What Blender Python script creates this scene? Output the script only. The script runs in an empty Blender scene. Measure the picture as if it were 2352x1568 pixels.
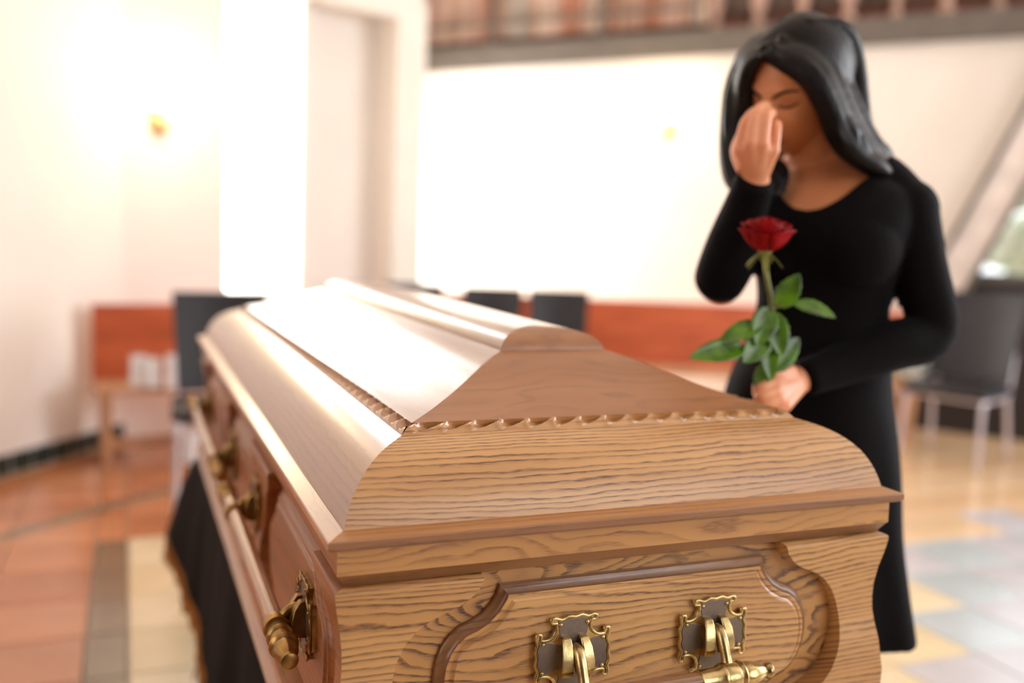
import bpy, bmesh, math, random
import numpy as np
from mathutils import Vector, Matrix
from mathutils.geometry import tessellate_polygon
random.seed(7); rng = np.random.default_rng(7)
SC = bpy.context.scene; COL = SC.collection; PI = math.pi

# ------------------------------------------------------------------ camera
CAM = np.array([-0.56783578, -0.93591596, 1.22])
RX = np.array([0.92686317, -0.37355177, 0.03719862])      # image right in the room
RY = np.array([-0.00669464, -0.11552278, -0.99328227])    # image down in the room
RZ = np.array([0.37533964, 0.92038772, -0.10957461])      # viewing direction
FPX = 2183.0
cd = bpy.data.cameras.new('camera'); cam = bpy.data.objects.new('camera', cd); COL.objects.link(cam)
M = Matrix(((RX[0], -RY[0], -RZ[0], CAM[0]), (RX[1], -RY[1], -RZ[1], CAM[1]), (RX[2], -RY[2], -RZ[2], CAM[2]), (0, 0, 0, 1)))
cam.matrix_world = M
cd.sensor_fit = 'HORIZONTAL'; cd.sensor_width = 36.0; cd.lens = FPX / 2352 * 36; cd.clip_start = 0.02; cd.clip_end = 200
cd.dof.use_dof = True; cd.dof.focus_distance = 1.10; cd.dof.aperture_fstop = 1.5; cd.dof.aperture_blades = 0
SC.camera = cam

# ------------------------------------------------------------------ light
SC.view_settings.view_transform = 'Standard'; SC.view_settings.look = 'None'
SC.view_settings.gamma = 1.0; SC.view_settings.use_curve_mapping = False
SC.view_settings.exposure = -0.70
W = bpy.data.worlds.new('sky'); SC.world = W; W.use_nodes = True
wn = W.node_tree; bg = wn.nodes['Background']; bg.inputs[0].default_value = (0.92, 0.96, 1.0, 1); bg.inputs[1].default_value = 4.5
def area(name, loc, target, sx, sy, power, colour):
    l = bpy.data.lights.new(name, 'AREA'); l.shape = 'RECTANGLE'; l.size = sx; l.size_y = sy; l.energy = power; l.color = colour
    o = bpy.data.objects.new(name, l); COL.objects.link(o); o.location = loc
    o.rotation_euler = (Vector(target) - Vector(loc)).to_track_quat('-Z', 'Y').to_euler()
    return o
# daylight entering by the tall slot window, the right hand windows and the rear windows
LSLOT = area('slot_daylight', (0.155, 5.22, 2.45), (0.155 + 0.344, 5.22 - 0.939, 2.45), 0.62, 3.5, 420, (1.0, 0.97, 0.92))
LRIGHT = area('right_daylight', (6.35, 0.2, 2.3), (0, 0.2, 1.6), 4.4, 2.6, 420, (0.93, 0.96, 1.0))
LREAR = area('rear_daylight', (2.7, -4.45, 2.4), (1.2, 0, 1.4), 4.0, 2.6, 80, (1.0, 0.95, 0.88))
LLEFT = area('left_fill', (-3.6, -0.6, 2.2), (0, 0.3, 1.2), 2.0, 2.2, 62, (1.0, 0.95, 0.88))  # added fill from the left for her face; no window in that wall

LJOG = area('jog_fill', (1.475, 6.4, 1.5), (2.468, 6.284, 1.5), 1.6, 1.7, 88, (1.0, 0.98, 0.93))  # added unseen lamp by the jog wall, whitens the left of the back wall
# ------------------------------------------------------------------ helpers
def P(px, py, D):            # layout: a point seen at (px, py) standing D metres down the room
    return CAM + D * (RX * (px - 1176) / FPX + RY * (py - 784) / FPX + RZ)
def fin(o, label=None, cat=None, group=None, kind=None):
    if label: o['label'] = label
    if cat: o['category'] = cat
    if group: o['group'] = group
    if kind: o['kind'] = kind
    return o
def empty(name, loc, label=None, cat=None, group=None, rz=0.0):
    o = bpy.data.objects.new(name, None); COL.objects.link(o); o.location = loc; o.rotation_euler = (0, 0, rz)
    o.empty_display_size = 0.1
    return fin(o, label, cat, group)
def obj(name, vf, mat, parent=None, smooth=None, loc=None, mats=None, fm=None):
    v, f = vf
    me = bpy.data.meshes.new(name); me.from_pydata([tuple(map(float, p)) for p in v], [], [tuple(int(i) for i in q) for q in f]); me.update()
    for m in (mats or [mat]): me.materials.append(m)
    if fm is not None: me.polygons.foreach_set('material_index', fm)
    bm = bmesh.new(); bm.from_mesh(me); bmesh.ops.recalc_face_normals(bm, faces=bm.faces); bm.to_mesh(me); bm.free()
    if smooth is not None:
        me.shade_smooth()
        if smooth < 180: me.set_sharp_from_angle(angle=math.radians(smooth))
    o = bpy.data.objects.new(name, me); COL.objects.link(o)
    if parent: o.parent = parent
    if loc is not None: o.location = loc
    return o
def join(*vfs):
    V = []; F = []
    for v, f in vfs:
        n = len(V); V += [tuple(p) for p in v]; F += [tuple(i + n for i in q) for q in f]
    return V, F
def box(c, s, rz=0.0, bev=0.0):
    x, y, z = s[0] / 2, s[1] / 2, s[2] / 2; b = min(bev, x * .9, y * .9, z * .9)
    if b <= 0:
        v = [(i * x, j * y, k * z) for k in (-1, 1) for j in (-1, 1) for i in (-1, 1)]
        f = [(0, 2, 3, 1), (4, 5, 7, 6), (0, 1, 5, 4), (2, 6, 7, 3), (0, 4, 6, 2), (1, 3, 7, 5)]
    else:
        v = []; f = []
        def ring(ax, ay, zz):
            cb = b if ax == x else 0
            pts = [(-ax + b, -ay), (ax - b, -ay), (ax, -ay + b), (ax, ay - b), (ax - b, ay), (-ax + b, ay), (-ax, ay - b), (-ax, -ay + b)]
            return [(p, q, zz) for p, q in pts]
        rs = [ring(x - b, y - b, -z), ring(x, y, -z + b), ring(x, y, z - b), ring(x - b, y - b, z)]
        for r in rs: v += r
        for k in range(3):
            for i in range(8): f.append((k * 8 + i, k * 8 + (i + 1) % 8, k * 8 + 8 + (i + 1) % 8, k * 8 + 8 + i))
        f.append(tuple(range(7, -1, -1))); f.append(tuple(range(24, 32)))
    ca, sa = math.cos(rz), math.sin(rz)
    return [(c[0] + p[0] * ca - p[1] * sa, c[1] + p[0] * sa + p[1] * ca, c[2] + p[2]) for p in v], f
def beam(a, b, w, h, bev=0.0, up=(0, 0, 1)):
    a = Vector(a); b = Vector(b); d = b - a; L = d.length; d.normalize(); s = d.cross(Vector(up)).normalized(); u = s.cross(d)
    v, f = box((0, 0, 0), (L, w, h), 0, bev); m = (a + b) / 2
    return [tuple(m + d * p[0] + s * p[1] + u * p[2]) for p in v], f
def catmull(pts, n=6):
    p = np.array(pts, float)
    if len(p) < 3: return np.array([p[0] + (p[1] - p[0]) * t for t in np.linspace(0, 1, n + 1)])
    q = np.vstack([2 * p[0] - p[1], p, 2 * p[-1] - p[-2]]); out = []
    for i in range(1, len(q) - 2):
        for t in np.arange(n) / n:
            out.append(0.5 * (2 * q[i] + (q[i + 1] - q[i - 1]) * t + (2 * q[i - 1] - 5 * q[i] + 4 * q[i + 1] - q[i + 2]) * t * t + (3 * q[i] - q[i - 1] - 3 * q[i + 1] + q[i + 2]) * t ** 3))
    out.append(q[-2]); return np.array(out)
def tube(pts, radii, n=10, sm=5, flat=None, ax=None, cap=True):
    """round (or flattened) tapering tube through points"""
    r = np.array(radii if hasattr(radii, '__len__') else [radii] * len(pts), float)
    pr = np.hstack([np.array(pts, float), r[:, None]])
    if sm > 1: pr = catmull(pr, sm)
    p = pr[:, :3]; r = np.maximum(pr[:, 3], 1e-4)
    t = np.gradient(p, axis=0); t /= np.linalg.norm(t, axis=1)[:, None] + 1e-12
    u = np.array(ax if ax is not None else ((0, 0, 1) if abs(t[0][2]) < .9 else (1, 0, 0)), float)
    V = []; F = []
    for i in range(len(p)):
        u = u - t[i] * u.dot(t[i]); u /= np.linalg.norm(u) + 1e-12; w = np.cross(t[i], u)
        for k in range(n):
            a = 2 * PI * k / n; V.append(p[i] + r[i] * (math.cos(a) * u + math.sin(a) * w * (flat or 1)))
    for i in range(len(p) - 1):
        for k in range(n): F.append((i * n + k, i * n + (k + 1) % n, (i + 1) * n + (k + 1) % n, (i + 1) * n + k))
    if cap:
        V.append(p[0] - t[0] * r[0] * .6); V.append(p[-1] + t[-1] * r[-1] * .6); a = len(V) - 2
        for k in range(n): F.append((a, (k + 1) % n, k)); F.append((a + 1, (len(p) - 1) * n + k, (len(p) - 1) * n + (k + 1) % n))
    return V, F
def lathe(prof, n=24, origin=(0, 0, 0), axis=(0, 0, 1), flute=None):
    """prof: (distance along axis, radius)"""
    a = Vector(axis).normalized(); u = a.orthogonal().normalized(); w = a.cross(u); o = Vector(origin); V = []; F = []
    for i, (h, r) in enumerate(prof):
        for k in range(n):
            t = 2 * PI * k / n; rr = r * (1 + (flute(i, t) if flute else 0))
            V.append(tuple(o + a * h + (u * math.cos(t) + w * math.sin(t)) * rr))
    for i in range(len(prof) - 1):
        for k in range(n): F.append((i * n + k, i * n + (k + 1) % n, (i + 1) * n + (k + 1) % n, (i + 1) * n + k))
    F.append(tuple(range(n - 1, -1, -1))); F.append(tuple(range((len(prof) - 1) * n, len(prof) * n)))
    return V, F
def ball(c, r, n=12, m=8, sq=None):
    V = []; F = []
    r = (r, r, r) if not hasattr(r, '__len__') else r
    for i in range(m + 1):
        th = PI * i / m
        for k in range(n): ph = 2 * PI * k / n; V.append((c[0] + r[0] * math.sin(th) * math.cos(ph), c[1] + r[1] * math.sin(th) * math.sin(ph), c[2] + r[2] * math.cos(th)))
    for i in range(m):
        for k in range(n): F.append((i * n + k, i * n + (k + 1) % n, (i + 1) * n + (k + 1) % n, (i + 1) * n + k))
    return V, F
def prism(poly, mapf, d0, d1):
    """extrude a 2D outline between depths d0 and d1; mapf(u, v, d) -> xyz"""
    n = len(poly); V = [mapf(u, v, d0) for u, v in poly] + [mapf(u, v, d1) for u, v in poly]
    tri = tessellate_polygon([[Vector((u, v, 0)) for u, v in poly]])
    F = [tuple(t) for t in tri] + [tuple(i + n for i in t[::-1]) for t in tri]
    for i in range(n): F.append((i, (i + 1) % n, n + (i + 1) % n, n + i))
    return V, F
def offs(poly, d):
    """inset a counter-clockwise outline"""
    p = np.array(poly); n = len(p); out = []
    for i in range(n):
        a = p[i] - p[i - 1]; b = p[(i + 1) % n] - p[i]; a /= np.linalg.norm(a) + 1e-12; b /= np.linalg.norm(b) + 1e-12
        na = np.array([-a[1], a[0]]); nb = np.array([-b[1], b[0]]); m = na + nb; m /= max(np.linalg.norm(m), .2); k = max(m.dot(na), .45)
        out.append(p[i] + m * d / k)
    return np.array(out)
def rings(poly, prof, mapf):
    """stack of inset outlines: prof = [(inset, depth)...]; last one closed"""
    V = []; F = []; n = len(poly)
    for d, h in prof:
        for u, v in (offs(poly, d) if d else poly): V.append(mapf(u, v, h))
    for i in range(len(prof) - 1):
        for k in range(n): F.append((i * n + k, i * n + (k + 1) % n, (i + 1) * n + (k + 1) % n, (i + 1) * n + k))
    b = (len(prof) - 1) * n; q = offs(poly, prof[-1][0])
    for t in tessellate_polygon([[Vector((u, v, 0)) for u, v in q]]): F.append(tuple(b + i for i in t))
    return V, F
def fuse(name, vf, voxel, mat, parent=None, smooth=2, factor=.5):
    """merge overlapping solids into one continuous skin"""
    o = obj(name, vf, mat)
    m = o.modifiers.new('r', 'REMESH'); m.mode = 'VOXEL'; m.voxel_size = voxel; m.adaptivity = 0
    if smooth: s = o.modifiers.new('s', 'SMOOTH'); s.iterations = smooth; s.factor = factor
    dg = bpy.context.evaluated_depsgraph_get(); me = bpy.data.meshes.new_from_object(o.evaluated_get(dg)); me.name = name
    old = o.data; o.modifiers.clear(); o.data = me; bpy.data.meshes.remove(old)
    me.shade_smooth()
    if parent: o.parent = parent
    return o

# ------------------------------------------------------------------ materials
def sc2l(c): return tuple(((x / 255) / 12.92 if x / 255 < .04045 else ((x / 255 + .055) / 1.055) ** 2.4) for x in c) + (1,)
class N:
    def __init__(s, name, rough=.5, metal=0., coat=0., coat_r=.1, spec=.5):
        s.m = bpy.data.materials.new(name); s.m.use_nodes = True; s.t = s.m.node_tree; s.b = s.t.nodes['Principled BSDF']
        s.b.inputs['Roughness'].default_value = rough; s.b.inputs['Metallic'].default_value = metal
        s.b.inputs['Coat Weight'].default_value = coat; s.b.inputs['Coat Roughness'].default_value = coat_r; s.b.inputs['Specular IOR Level'].default_value = spec
    def new(s, k, **kw):
        n = s.t.nodes.new(k)
        for a, b in kw.items(): setattr(n, a, b)
        return n
    def link(s, a, b): s.t.links.new(a, b)
    def val(s, sock, v):
        if isinstance(v, bpy.types.NodeSocket): s.link(v, sock)
        else: sock.default_value = v
    def math(s, op, a, b=0., c=0.):
        n = s.new('ShaderNodeMath', operation=op); s.val(n.inputs[0], a); s.val(n.inputs[1], b); s.val(n.inputs[2], c); return n.outputs[0]
    def comb(s, x, y, z):
        n = s.new('ShaderNodeCombineXYZ'); s.val(n.inputs[0], x); s.val(n.inputs[1], y); s.val(n.inputs[2], z); return n.outputs[0]
    def noise(s, vec, scale, detail=2., rough=.5, dist=0.):
        n = s.new('ShaderNodeTexNoise'); s.link(vec, n.inputs['Vector']); n.inputs['Scale'].default_value = scale; n.inputs['Detail'].default_value = detail
        n.inputs['Roughness'].default_value = rough; n.inputs['Distortion'].default_value = dist; return n.outputs['Fac']
    def ramp(s, fac, stops):
        n = s.new('ShaderNodeValToRGB'); s.link(fac, n.inputs[0]); e = n.color_ramp.elements
        while len(e) < len(stops): e.new(.5)
        for x, (p, c) in zip(e, stops): x.position = p; x.color = c if len(c) == 4 else sc2l(c)
        return n.outputs[0]
    def mix(s, f, a, b, mode='MIX'):
        n = s.new('ShaderNodeMix', data_type='RGBA', blend_type=mode); s.val(n.inputs[0], f); s.val(n.inputs[6], a); s.val(n.inputs[7], b); return n.outputs[2]
    def bump(s, h, strength, dist=.001):
        n = s.new('ShaderNodeBump'); n.inputs['Strength'].default_value = strength; n.inputs['Distance'].default_value = dist; s.link(h, n.inputs['Height']); s.link(n.outputs[0], s.b.inputs['Normal']); return n
    def col(s, c): s.val(s.b.inputs['Base Color'], c if isinstance(c, bpy.types.NodeSocket) else sc2l(c))
    def objc(s): return s.new('ShaderNodeTexCoord').outputs['Object']
def plain(name, c, rough=.5, metal=0., coat=0., var=.06, scale=6, bump=0, bscale=200, coat_r=.1, sheen=0, spec=.5):
    n = N(name, rough, metal, coat, coat_r, spec); o = n.objc(); f = n.noise(o, scale, 3)
    a = sc2l(tuple(min(255, x * (1 + var)) for x in c)); b = sc2l(tuple(x * (1 - var) for x in c))
    n.link(n.ramp(f, [(.3, b), (.7, a)]), n.b.inputs['Base Color'])
    if bump: n.bump(n.noise(o, bscale, 2), bump)
    if sheen: n.b.inputs['Sheen Weight'].default_value = sheen; n.b.inputs['Sheen Roughness'].default_value = .4
    return n.m
def wood(name, grain, cross, lines=95, swirl=3.0, light=(212, 161, 102), mid=(192, 139, 85), dark=(98, 56, 34), fig=(2.2, 7.0), rough=.42, coat=1.0, coat_r=.13, amount=1.0, bumpy=.25):
    """grain: axis index the fibres run along; cross: weights (x,y,z) of the coordinate that crosses the rings"""
    n = N(name, rough, 0, coat, coat_r); o = n.objc(); sep = n.new('ShaderNodeSeparateXYZ'); n.link(o, sep.inputs[0])
    rnd = n.new('ShaderNodeObjectInfo').outputs['Random']
    u = n.math('ADD', sep.outputs[grain], n.math('MULTIPLY', rnd, 7.3))
    v = 0.0
    for i in range(3):
        if cross[i]: v = n.math('ADD', n.math('MULTIPLY', sep.outputs[i], cross[i]), v)
    v = n.math('ADD', v, n.math('MULTIPLY', rnd, 3.1))
    warp = n.noise(n.comb(n.math('MULTIPLY', u, fig[0]), n.math('MULTIPLY', v, fig[1]), rnd), 1.0, 2.0, .45)
    wob = n.noise(n.comb(n.math('MULTIPLY', u, 22.), n.math('MULTIPLY', v, 60.), 0.), 1.0, 2.0, .5)
    ph = n.math('ADD', n.math('MULTIPLY', v, float(lines)), n.math('MULTIPLY', warp, float(swirl) * 4))
    ph = n.math('ADD', ph, n.math('MULTIPLY', wob, .55))
    fr = n.math('FRACT', ph)
    ring = n.ramp(fr, [(0., (0, 0, 0, 1)), (.35, (.06, .06, .06, 1)), (.62, (.40, .40, .40, 1)), (.78, (1, 1, 1, 1)), (.93, (.85, .85, .85, 1)), (1., (0, 0, 0, 1))])
    spread = n.noise(n.comb(rnd, n.math('MULTIPLY', v, 16.), 0.), 1.0, 2.0, .5); ph = None or n.math('ADD', n.math('ADD', n.math('MULTIPLY', v, float(lines)), n.math('MULTIPLY', warp, float(swirl) * 4)), n.math('ADD', n.math('MULTIPLY', wob, .8), n.math('MULTIPLY', spread, 5.0)))
    fr = n.math('FRACT', ph)
    ring = n.ramp(fr, [(0., (0, 0, 0, 1)), (.35, (.06, .06, .06, 1)), (.62, (.36, .36, .36, 1)), (.80, (1, 1, 1, 1)), (.93, (.8, .8, .8, 1)), (1., (0, 0, 0, 1))])
    fade = n.ramp(n.noise(n.comb(n.math('MULTIPLY', u, 5.), n.math('MULTIPLY', v, 45.), rnd), 1.0, 3.0, .6), [(.32, (.25, .25, .25, 1)), (.62, (1, 1, 1, 1))])
    ring = n.math('MULTIPLY', ring, fade)
    pore = n.noise(n.comb(n.math('MULTIPLY', u, 55.), n.math('MULTIPLY', v, 1500.), 0.), 1.0, 2.0, .6)
    pr = n.ramp(pore, [(.40, (0, 0, 0, 1)), (.66, (1, 1, 1, 1))])
    broad = n.noise(n.comb(n.math('MULTIPLY', u, 3.), n.math('MULTIPLY', v, 14.), rnd), 1.0, 2.0, .5)
    k = n.math('MULTIPLY', n.math('MULTIPLY', ring, n.math('ADD', .35, n.math('MULTIPLY', pr, 1.1))), amount * 1.22); k = n.math('MINIMUM', k, 1.)
    base = n.mix(n.ramp(broad, [(.3, (0, 0, 0, 1)), (.7, (1, 1, 1, 1))]), sc2l(light), sc2l(mid))
    n.link(n.mix(k, base, sc2l(dark)), n.b.inputs['Base Color'])
    bp = n.bump(n.math('MULTIPLY', k, -1.), bumpy, .0006)
    return n.m
W_ENDX = wood('oak_end_board', 0, (0, .5, 1.), 135, 2.2, coat=.5, coat_r=.3, fig=(1.6, 5.))
W_ENDF = wood('oak_end_panel', 0, (0, .3, 1.), 88, 3.6, coat=.6, coat_r=.25, light=(216, 166, 104), fig=(1.9, 5.5))
W_ENDB = wood('oak_end_band', 0, (0, .5, 1.), 26, 3.4, light=(208, 154, 96), dark=(136, 86, 52), fig=(3.0, 10.), amount=.85, coat=.5, coat_r=.28)
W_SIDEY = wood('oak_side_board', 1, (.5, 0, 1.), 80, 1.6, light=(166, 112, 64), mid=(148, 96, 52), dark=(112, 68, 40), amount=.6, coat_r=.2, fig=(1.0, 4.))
W_BACKP = wood('oak_back_panel', 0, (0, .3, 1.), 30, 6.0, amount=1.3, light=(206, 154, 92), dark=(94, 58, 36), fig=(3.2, 9.), coat=.5, coat_r=.25)
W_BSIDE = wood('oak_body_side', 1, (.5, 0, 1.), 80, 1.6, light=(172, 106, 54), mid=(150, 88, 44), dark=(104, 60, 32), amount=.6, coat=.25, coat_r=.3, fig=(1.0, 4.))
W_LEDGE = wood('oak_ledge', 0, (0, 1., 1.), 110, .6, light=(182, 126, 70), mid=(170, 114, 62), dark=(128, 82, 46), amount=.6, coat=.5, coat_r=.25)
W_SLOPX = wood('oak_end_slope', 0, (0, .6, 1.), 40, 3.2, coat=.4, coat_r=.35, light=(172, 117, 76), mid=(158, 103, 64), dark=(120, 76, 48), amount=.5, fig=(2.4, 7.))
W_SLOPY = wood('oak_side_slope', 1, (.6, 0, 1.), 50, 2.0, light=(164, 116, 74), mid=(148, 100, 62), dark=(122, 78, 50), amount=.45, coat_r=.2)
W_DARK = wood('oak_rim', 0, (0, 1., 1.), 60, 1.2, coat=.5, coat_r=.3, light=(160, 112, 76), mid=(142, 96, 64), dark=(112, 70, 44), amount=.6)
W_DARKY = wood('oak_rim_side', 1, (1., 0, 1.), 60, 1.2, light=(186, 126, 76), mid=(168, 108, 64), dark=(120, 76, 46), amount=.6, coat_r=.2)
W_CARVE = wood('oak_carved', 0, (0, .5, 1.), 70, 2.0, light=(206, 152, 94), mid=(190, 132, 78), amount=.6)
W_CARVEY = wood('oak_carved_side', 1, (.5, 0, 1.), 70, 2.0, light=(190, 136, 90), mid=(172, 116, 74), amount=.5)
W_MOULD = wood('oak_moulding', 0, (0, 1., 1.), 50, 1.0, light=(152, 106, 66), mid=(132, 88, 54), dark=(96, 60, 38), amount=.6, coat=.7, coat_r=.2)
BRASS = plain('antique_brass', (196, 172, 122), .30, 1., var=.16, scale=60, bump=.15, bscale=300)
BRASSD = plain('aged_brass', (158, 124, 74), .36, 1., var=.2, scale=50, bump=.2, bscale=260)
PEWTER = plain('dark_pewter', (128, 116, 108), .36, .7, var=.04, scale=300, bump=.25, bscale=1500)
PLASTER = plain('white_plaster', (249, 241, 233), .85, var=.012, scale=2, bump=.1, bscale=60)
PLASTERP = plain('cream_plaster', (244, 226, 208), .85, var=.015, scale=2)
TRIM = plain('white_trim', (248, 242, 232), .6, var=.01)
CHROME = plain('satin_aluminium', (214, 206, 214), .3, .45, var=.02)
LEATHER = plain('black_leather', (34, 33, 38), .42, var=.12, scale=8, bump=.2, bscale=120)
REDWOOD = N('red_brown_veneer', .4, coat=.4, coat_r=.2)
_o = REDWOOD.objc(); _mp = REDWOOD.new('ShaderNodeMapping'); REDWOOD.link(_o, _mp.inputs[0]); _mp.inputs['Scale'].default_value = (1.2, 1.2, 9)
REDWOOD.link(REDWOOD.ramp(REDWOOD.noise(_mp.outputs[0], 2.2, 4, .6, .8), [(.25, (150, 66, 36)), (.5, (188, 88, 50)), (.75, (204, 106, 62))]), REDWOOD.b.inputs['Base Color']); REDWOOD = REDWOOD.m
PALEWOOD = plain('pale_bench_wood', (196, 148, 112), .5, var=.12, scale=5)
STEEL = plain('grey_steel', (112, 104, 96), .5, .2, var=.05)
DARKP = plain('dark_panel', (40, 30, 27), .65, var=.12)
GREEN_T = plain('dark_green_glazed_tile', (44, 58, 54), .15, var=.15, scale=3)
GROUT = plain('floor_grout', (172, 152, 128), .8)
CLOTH = plain('black_drape', (13, 7, 7), .85, var=.2, scale=12, bump=.3, bscale=500, spec=.15)
FRINGE = plain('gold_fringe', (150, 96, 30), .5, .3, var=.3, scale=90, bump=.6, bscale=300)
WM = {}
def put(o, parent):
    """parent o (built in room coordinates) to parent without moving it"""
    o.parent = parent
    inv = WM.get(parent.name)
    if inv is None: inv = Matrix.Translation(-parent.location) if parent.type == 'EMPTY' else Matrix.Identity(4)
    o.matrix_parent_inverse = inv
    return o
def part(name, vf, mat, parent, smooth=40, label=None, kind=None, **k):
    o = obj(name, vf, mat, None, smooth, **k); put(o, parent)
    if label: o['label'] = label
    if kind: o['kind'] = kind
    return o
def struct(name, vf, mat, smooth=None, label=None, cat=None):
    o = obj(name, vf, mat, None, smooth); o['kind'] = 'structure'
    if label: fin(o, label, cat)
    return o
def wallseg(a, b, z0, z1, th=.12, side=1):
    """upright slab from a to b (2D); thickness goes to the left of a->b"""
    a = np.array(a); b = np.array(b); d = b - a; d = d / np.linalg.norm(d); n = np.array([-d[1], d[0]]) * th * side
    q = [a, b, b + n, a + n]; v = [(x, y, z0) for x, y in q] + [(x, y, z1) for x, y in q]
    return v, [(0, 3, 2, 1), (4, 5, 6, 7), (0, 1, 5, 4), (1, 2, 6, 5), (2, 3, 7, 6), (3, 0, 4, 7)]

DIMWALL = plain('bounce_cut_brown', (84, 58, 42), .6, var=.15, scale=3)  # invented dark finish for the unseen side and rear walls, cuts bounced light
# ================================================================== THE ROOM
ZC = 4.6
A0 = np.array([-3.9, 0.394]); A1 = np.array([-0.587, 4.693])            # left wall
dB = np.array([math.cos(math.radians(20.1)), math.sin(math.radians(20.1))])
Bp = lambda s, off=0.: A1 + dB * s + np.array([dB[1], -dB[0]]) * off      # back left wall, off = into the room
C0 = np.array([1.8247, 7.3622]); C1 = np.array([4.8120, 3.7067]); dC = (C1 - C0) / np.linalg.norm(C1 - C0)
Cp = lambda s, off=0.: C0 + dC * s + np.array([dC[1], -dC[0]]) * off * 1.0   # long back wall, off < 0 is behind
nC = np.array([-dC[1], dC[0]])
if nC.dot(CAM[:2] - C0) < 0: nC = -nC
Cq = lambda s, off=0.: C0 + dC * s + nC * off
slabs = []
struct('wall_left', wallseg(A0, A1, 0, ZC), PLASTER)
# back left wall with the tall slot window and the shallow niche
S0, S1, N0, N1, SE = .60, 1.08, 1.12, 1.71, 1.99
struct('wall_back_left', join(wallseg(Bp(0), Bp(S0), 0, ZC, .2), wallseg(Bp(S0), Bp(S1), 0, .80, .2), wallseg(Bp(S0), Bp(S1), 4.0, ZC, .2),
       wallseg(Bp(S1), Bp(SE), 2.62, ZC, .2), wallseg(Bp(S1), Bp(N0), 0, 2.62, .2), wallseg(Bp(N1 + .04), Bp(SE), 0, 2.62, .2),
       wallseg(Bp(N0, -.2), Bp(N1 + .04, -.2), 0, 2.7, .06)), PLASTER)
struct('trim_1', join(wallseg(Bp(1.20, .045), Bp(SE, .045), 2.60, 2.73, .05), wallseg(Bp(N1 + .04, .045), Bp(SE, .045), 0, 2.60, .05)), TRIM, label='white moulded band framing the niche beside the tall window', cat='trim')
wf = []
for s in (S0, S1 - .02): wf.append(wallseg(Bp(s, -.10), Bp(s + .02, -.10), .80, 4.0, .05))
wf.append(wallseg(Bp(S0, -.10), Bp(S1, -.10), .80, .83, .05)); wf.append(wallseg(Bp(S0, -.10), Bp(S1, -.10), 3.97, 4.0, .05))
w1 = struct('window_1', join(*wf), TRIM, label='tall narrow blown-out window above the black chair', cat='window')
g = N('window_glass', 0.02); g.b.inputs['Transmission Weight'].default_value = 1; g.b.inputs['IOR'].default_value = 1.02; GLASS = g.m
part('pane', wallseg(Bp(S0 + .02, -.12), Bp(S1 - .02, -.12), .83, 3.97, .008), GLASS, w1, None)
E0 = Bp(SE); jog = np.array([1.80, 9.85])
struct('wall_jog', wallseg(E0, jog, 0, ZC), PLASTER)
# long back wall under the balcony; its right end is glazed under a sloping beam
def on_C(px, py):
    r = RX * (px - 1176) / FPX + RY * (py - 784) / FPX + RZ
    A = np.array([[r[0], -dC[0]], [r[1], -dC[1]]]); t, s = np.linalg.solve(A, C0 - CAM[:2]); return s, CAM[2] + t * r[2]
s_lo, z_lo = on_C(2188, 640); s_hi, z_hi = on_C(2352, 352)
slope = (z_hi - z_lo) / (s_hi - s_lo); ZT = 2.66
s_top = s_lo + (ZT - z_lo) / slope
def polyC(pts, o0, o1):
    return prism(pts, lambda u, v, d: (*Cq(u, d), v), o0, o1)
SM = 8.2
sill = on_C(2300, 636)[1]; s_w = s_lo + (sill - z_lo) / slope
struct('wall_back', polyC([(-.6, 0), (s_w, 0), (s_w, sill), (s_top, ZT), (-.6, ZT)], 0, -.15), PLASTER)
w2 = struct('window_2', join(polyC([(s_w + .02, sill - .04), (SM, sill - .04), (SM, sill + .02), (s_w + .05, sill + .02)], .02, -.13)), STEEL, label='slanting window with a green view at the right edge', cat='window')
part('pane', polyC([(s_w + .08, sill + .02), (SM, sill + .02), (SM, ZT - .02), (s_top + .08, ZT - .02)], -.06, -.07), GLASS, w2, None)
# sloping beam: dark edges and a pale face
def slant(w0, w1_, o0, o1):
    n = np.array([-slope, 1.]) / math.hypot(slope, 1)
    a = np.array([s_w - .35, sill - .35 * slope]); b = np.array([s_top + .05, ZT + .05 * slope])
    return polyC([tuple(a + n * w0), tuple(a + n * w1_), tuple(b + n * w1_), tuple(b + n * w0)], o0, o1)
bm_ = struct('trim_2', slant(-.10, .10, .16, 0), plain('pale_beam', (240, 228, 220), .45, .1), label='sloping pale beam above the slanting window', cat='beam')
part('beam_edge', slant(.10, .135, .19, 0), STEEL, bm_, None, label='grey upper edge strip')
part('beam_edge', slant(-.135, -.10, .19, 0), STEEL, bm_, None, label='grey lower edge strip')
struct('wall_apron', polyC([(s_w - .42, 0), (SM, 0), (SM, sill - .04), (s_w, sill - .04), (s_w - .42, sill - .42 * slope)], .06, -.12), DARKP)
# room beyond the frame
struct('wall_right', join(wallseg((5.9, -4.2), (5.9, -2.2), 0, ZC, -.12), wallseg((5.9, 2.6), (6.6, 1.4), 0, ZC, -.12), wallseg((5.9, -2.2), (5.9, 2.6), 0, .9, -.12), wallseg((5.9, -2.2), (5.9, 2.6), 3.7, ZC, -.12)), PLASTER)
struct('wall_rear', join(wallseg((-3.9, -4.2), (.6, -4.2), 0, ZC, -.12), wallseg((4.8, -4.2), (5.9, -4.2), 0, ZC, -.12), wallseg((.6, -4.2), (4.8, -4.2), 0, 1.0, -.12), wallseg((.6, -4.2), (4.8, -4.2), 3.8, ZC, -.12)), DIMWALL)
struct('wall_side', wallseg((-3.9, -4.2), (-3.9, .4), 0, ZC), DIMWALL)
struct('ceiling', box((1.6, 2.2, ZC + .06), (13, 14, .12)), PLASTER)
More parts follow.
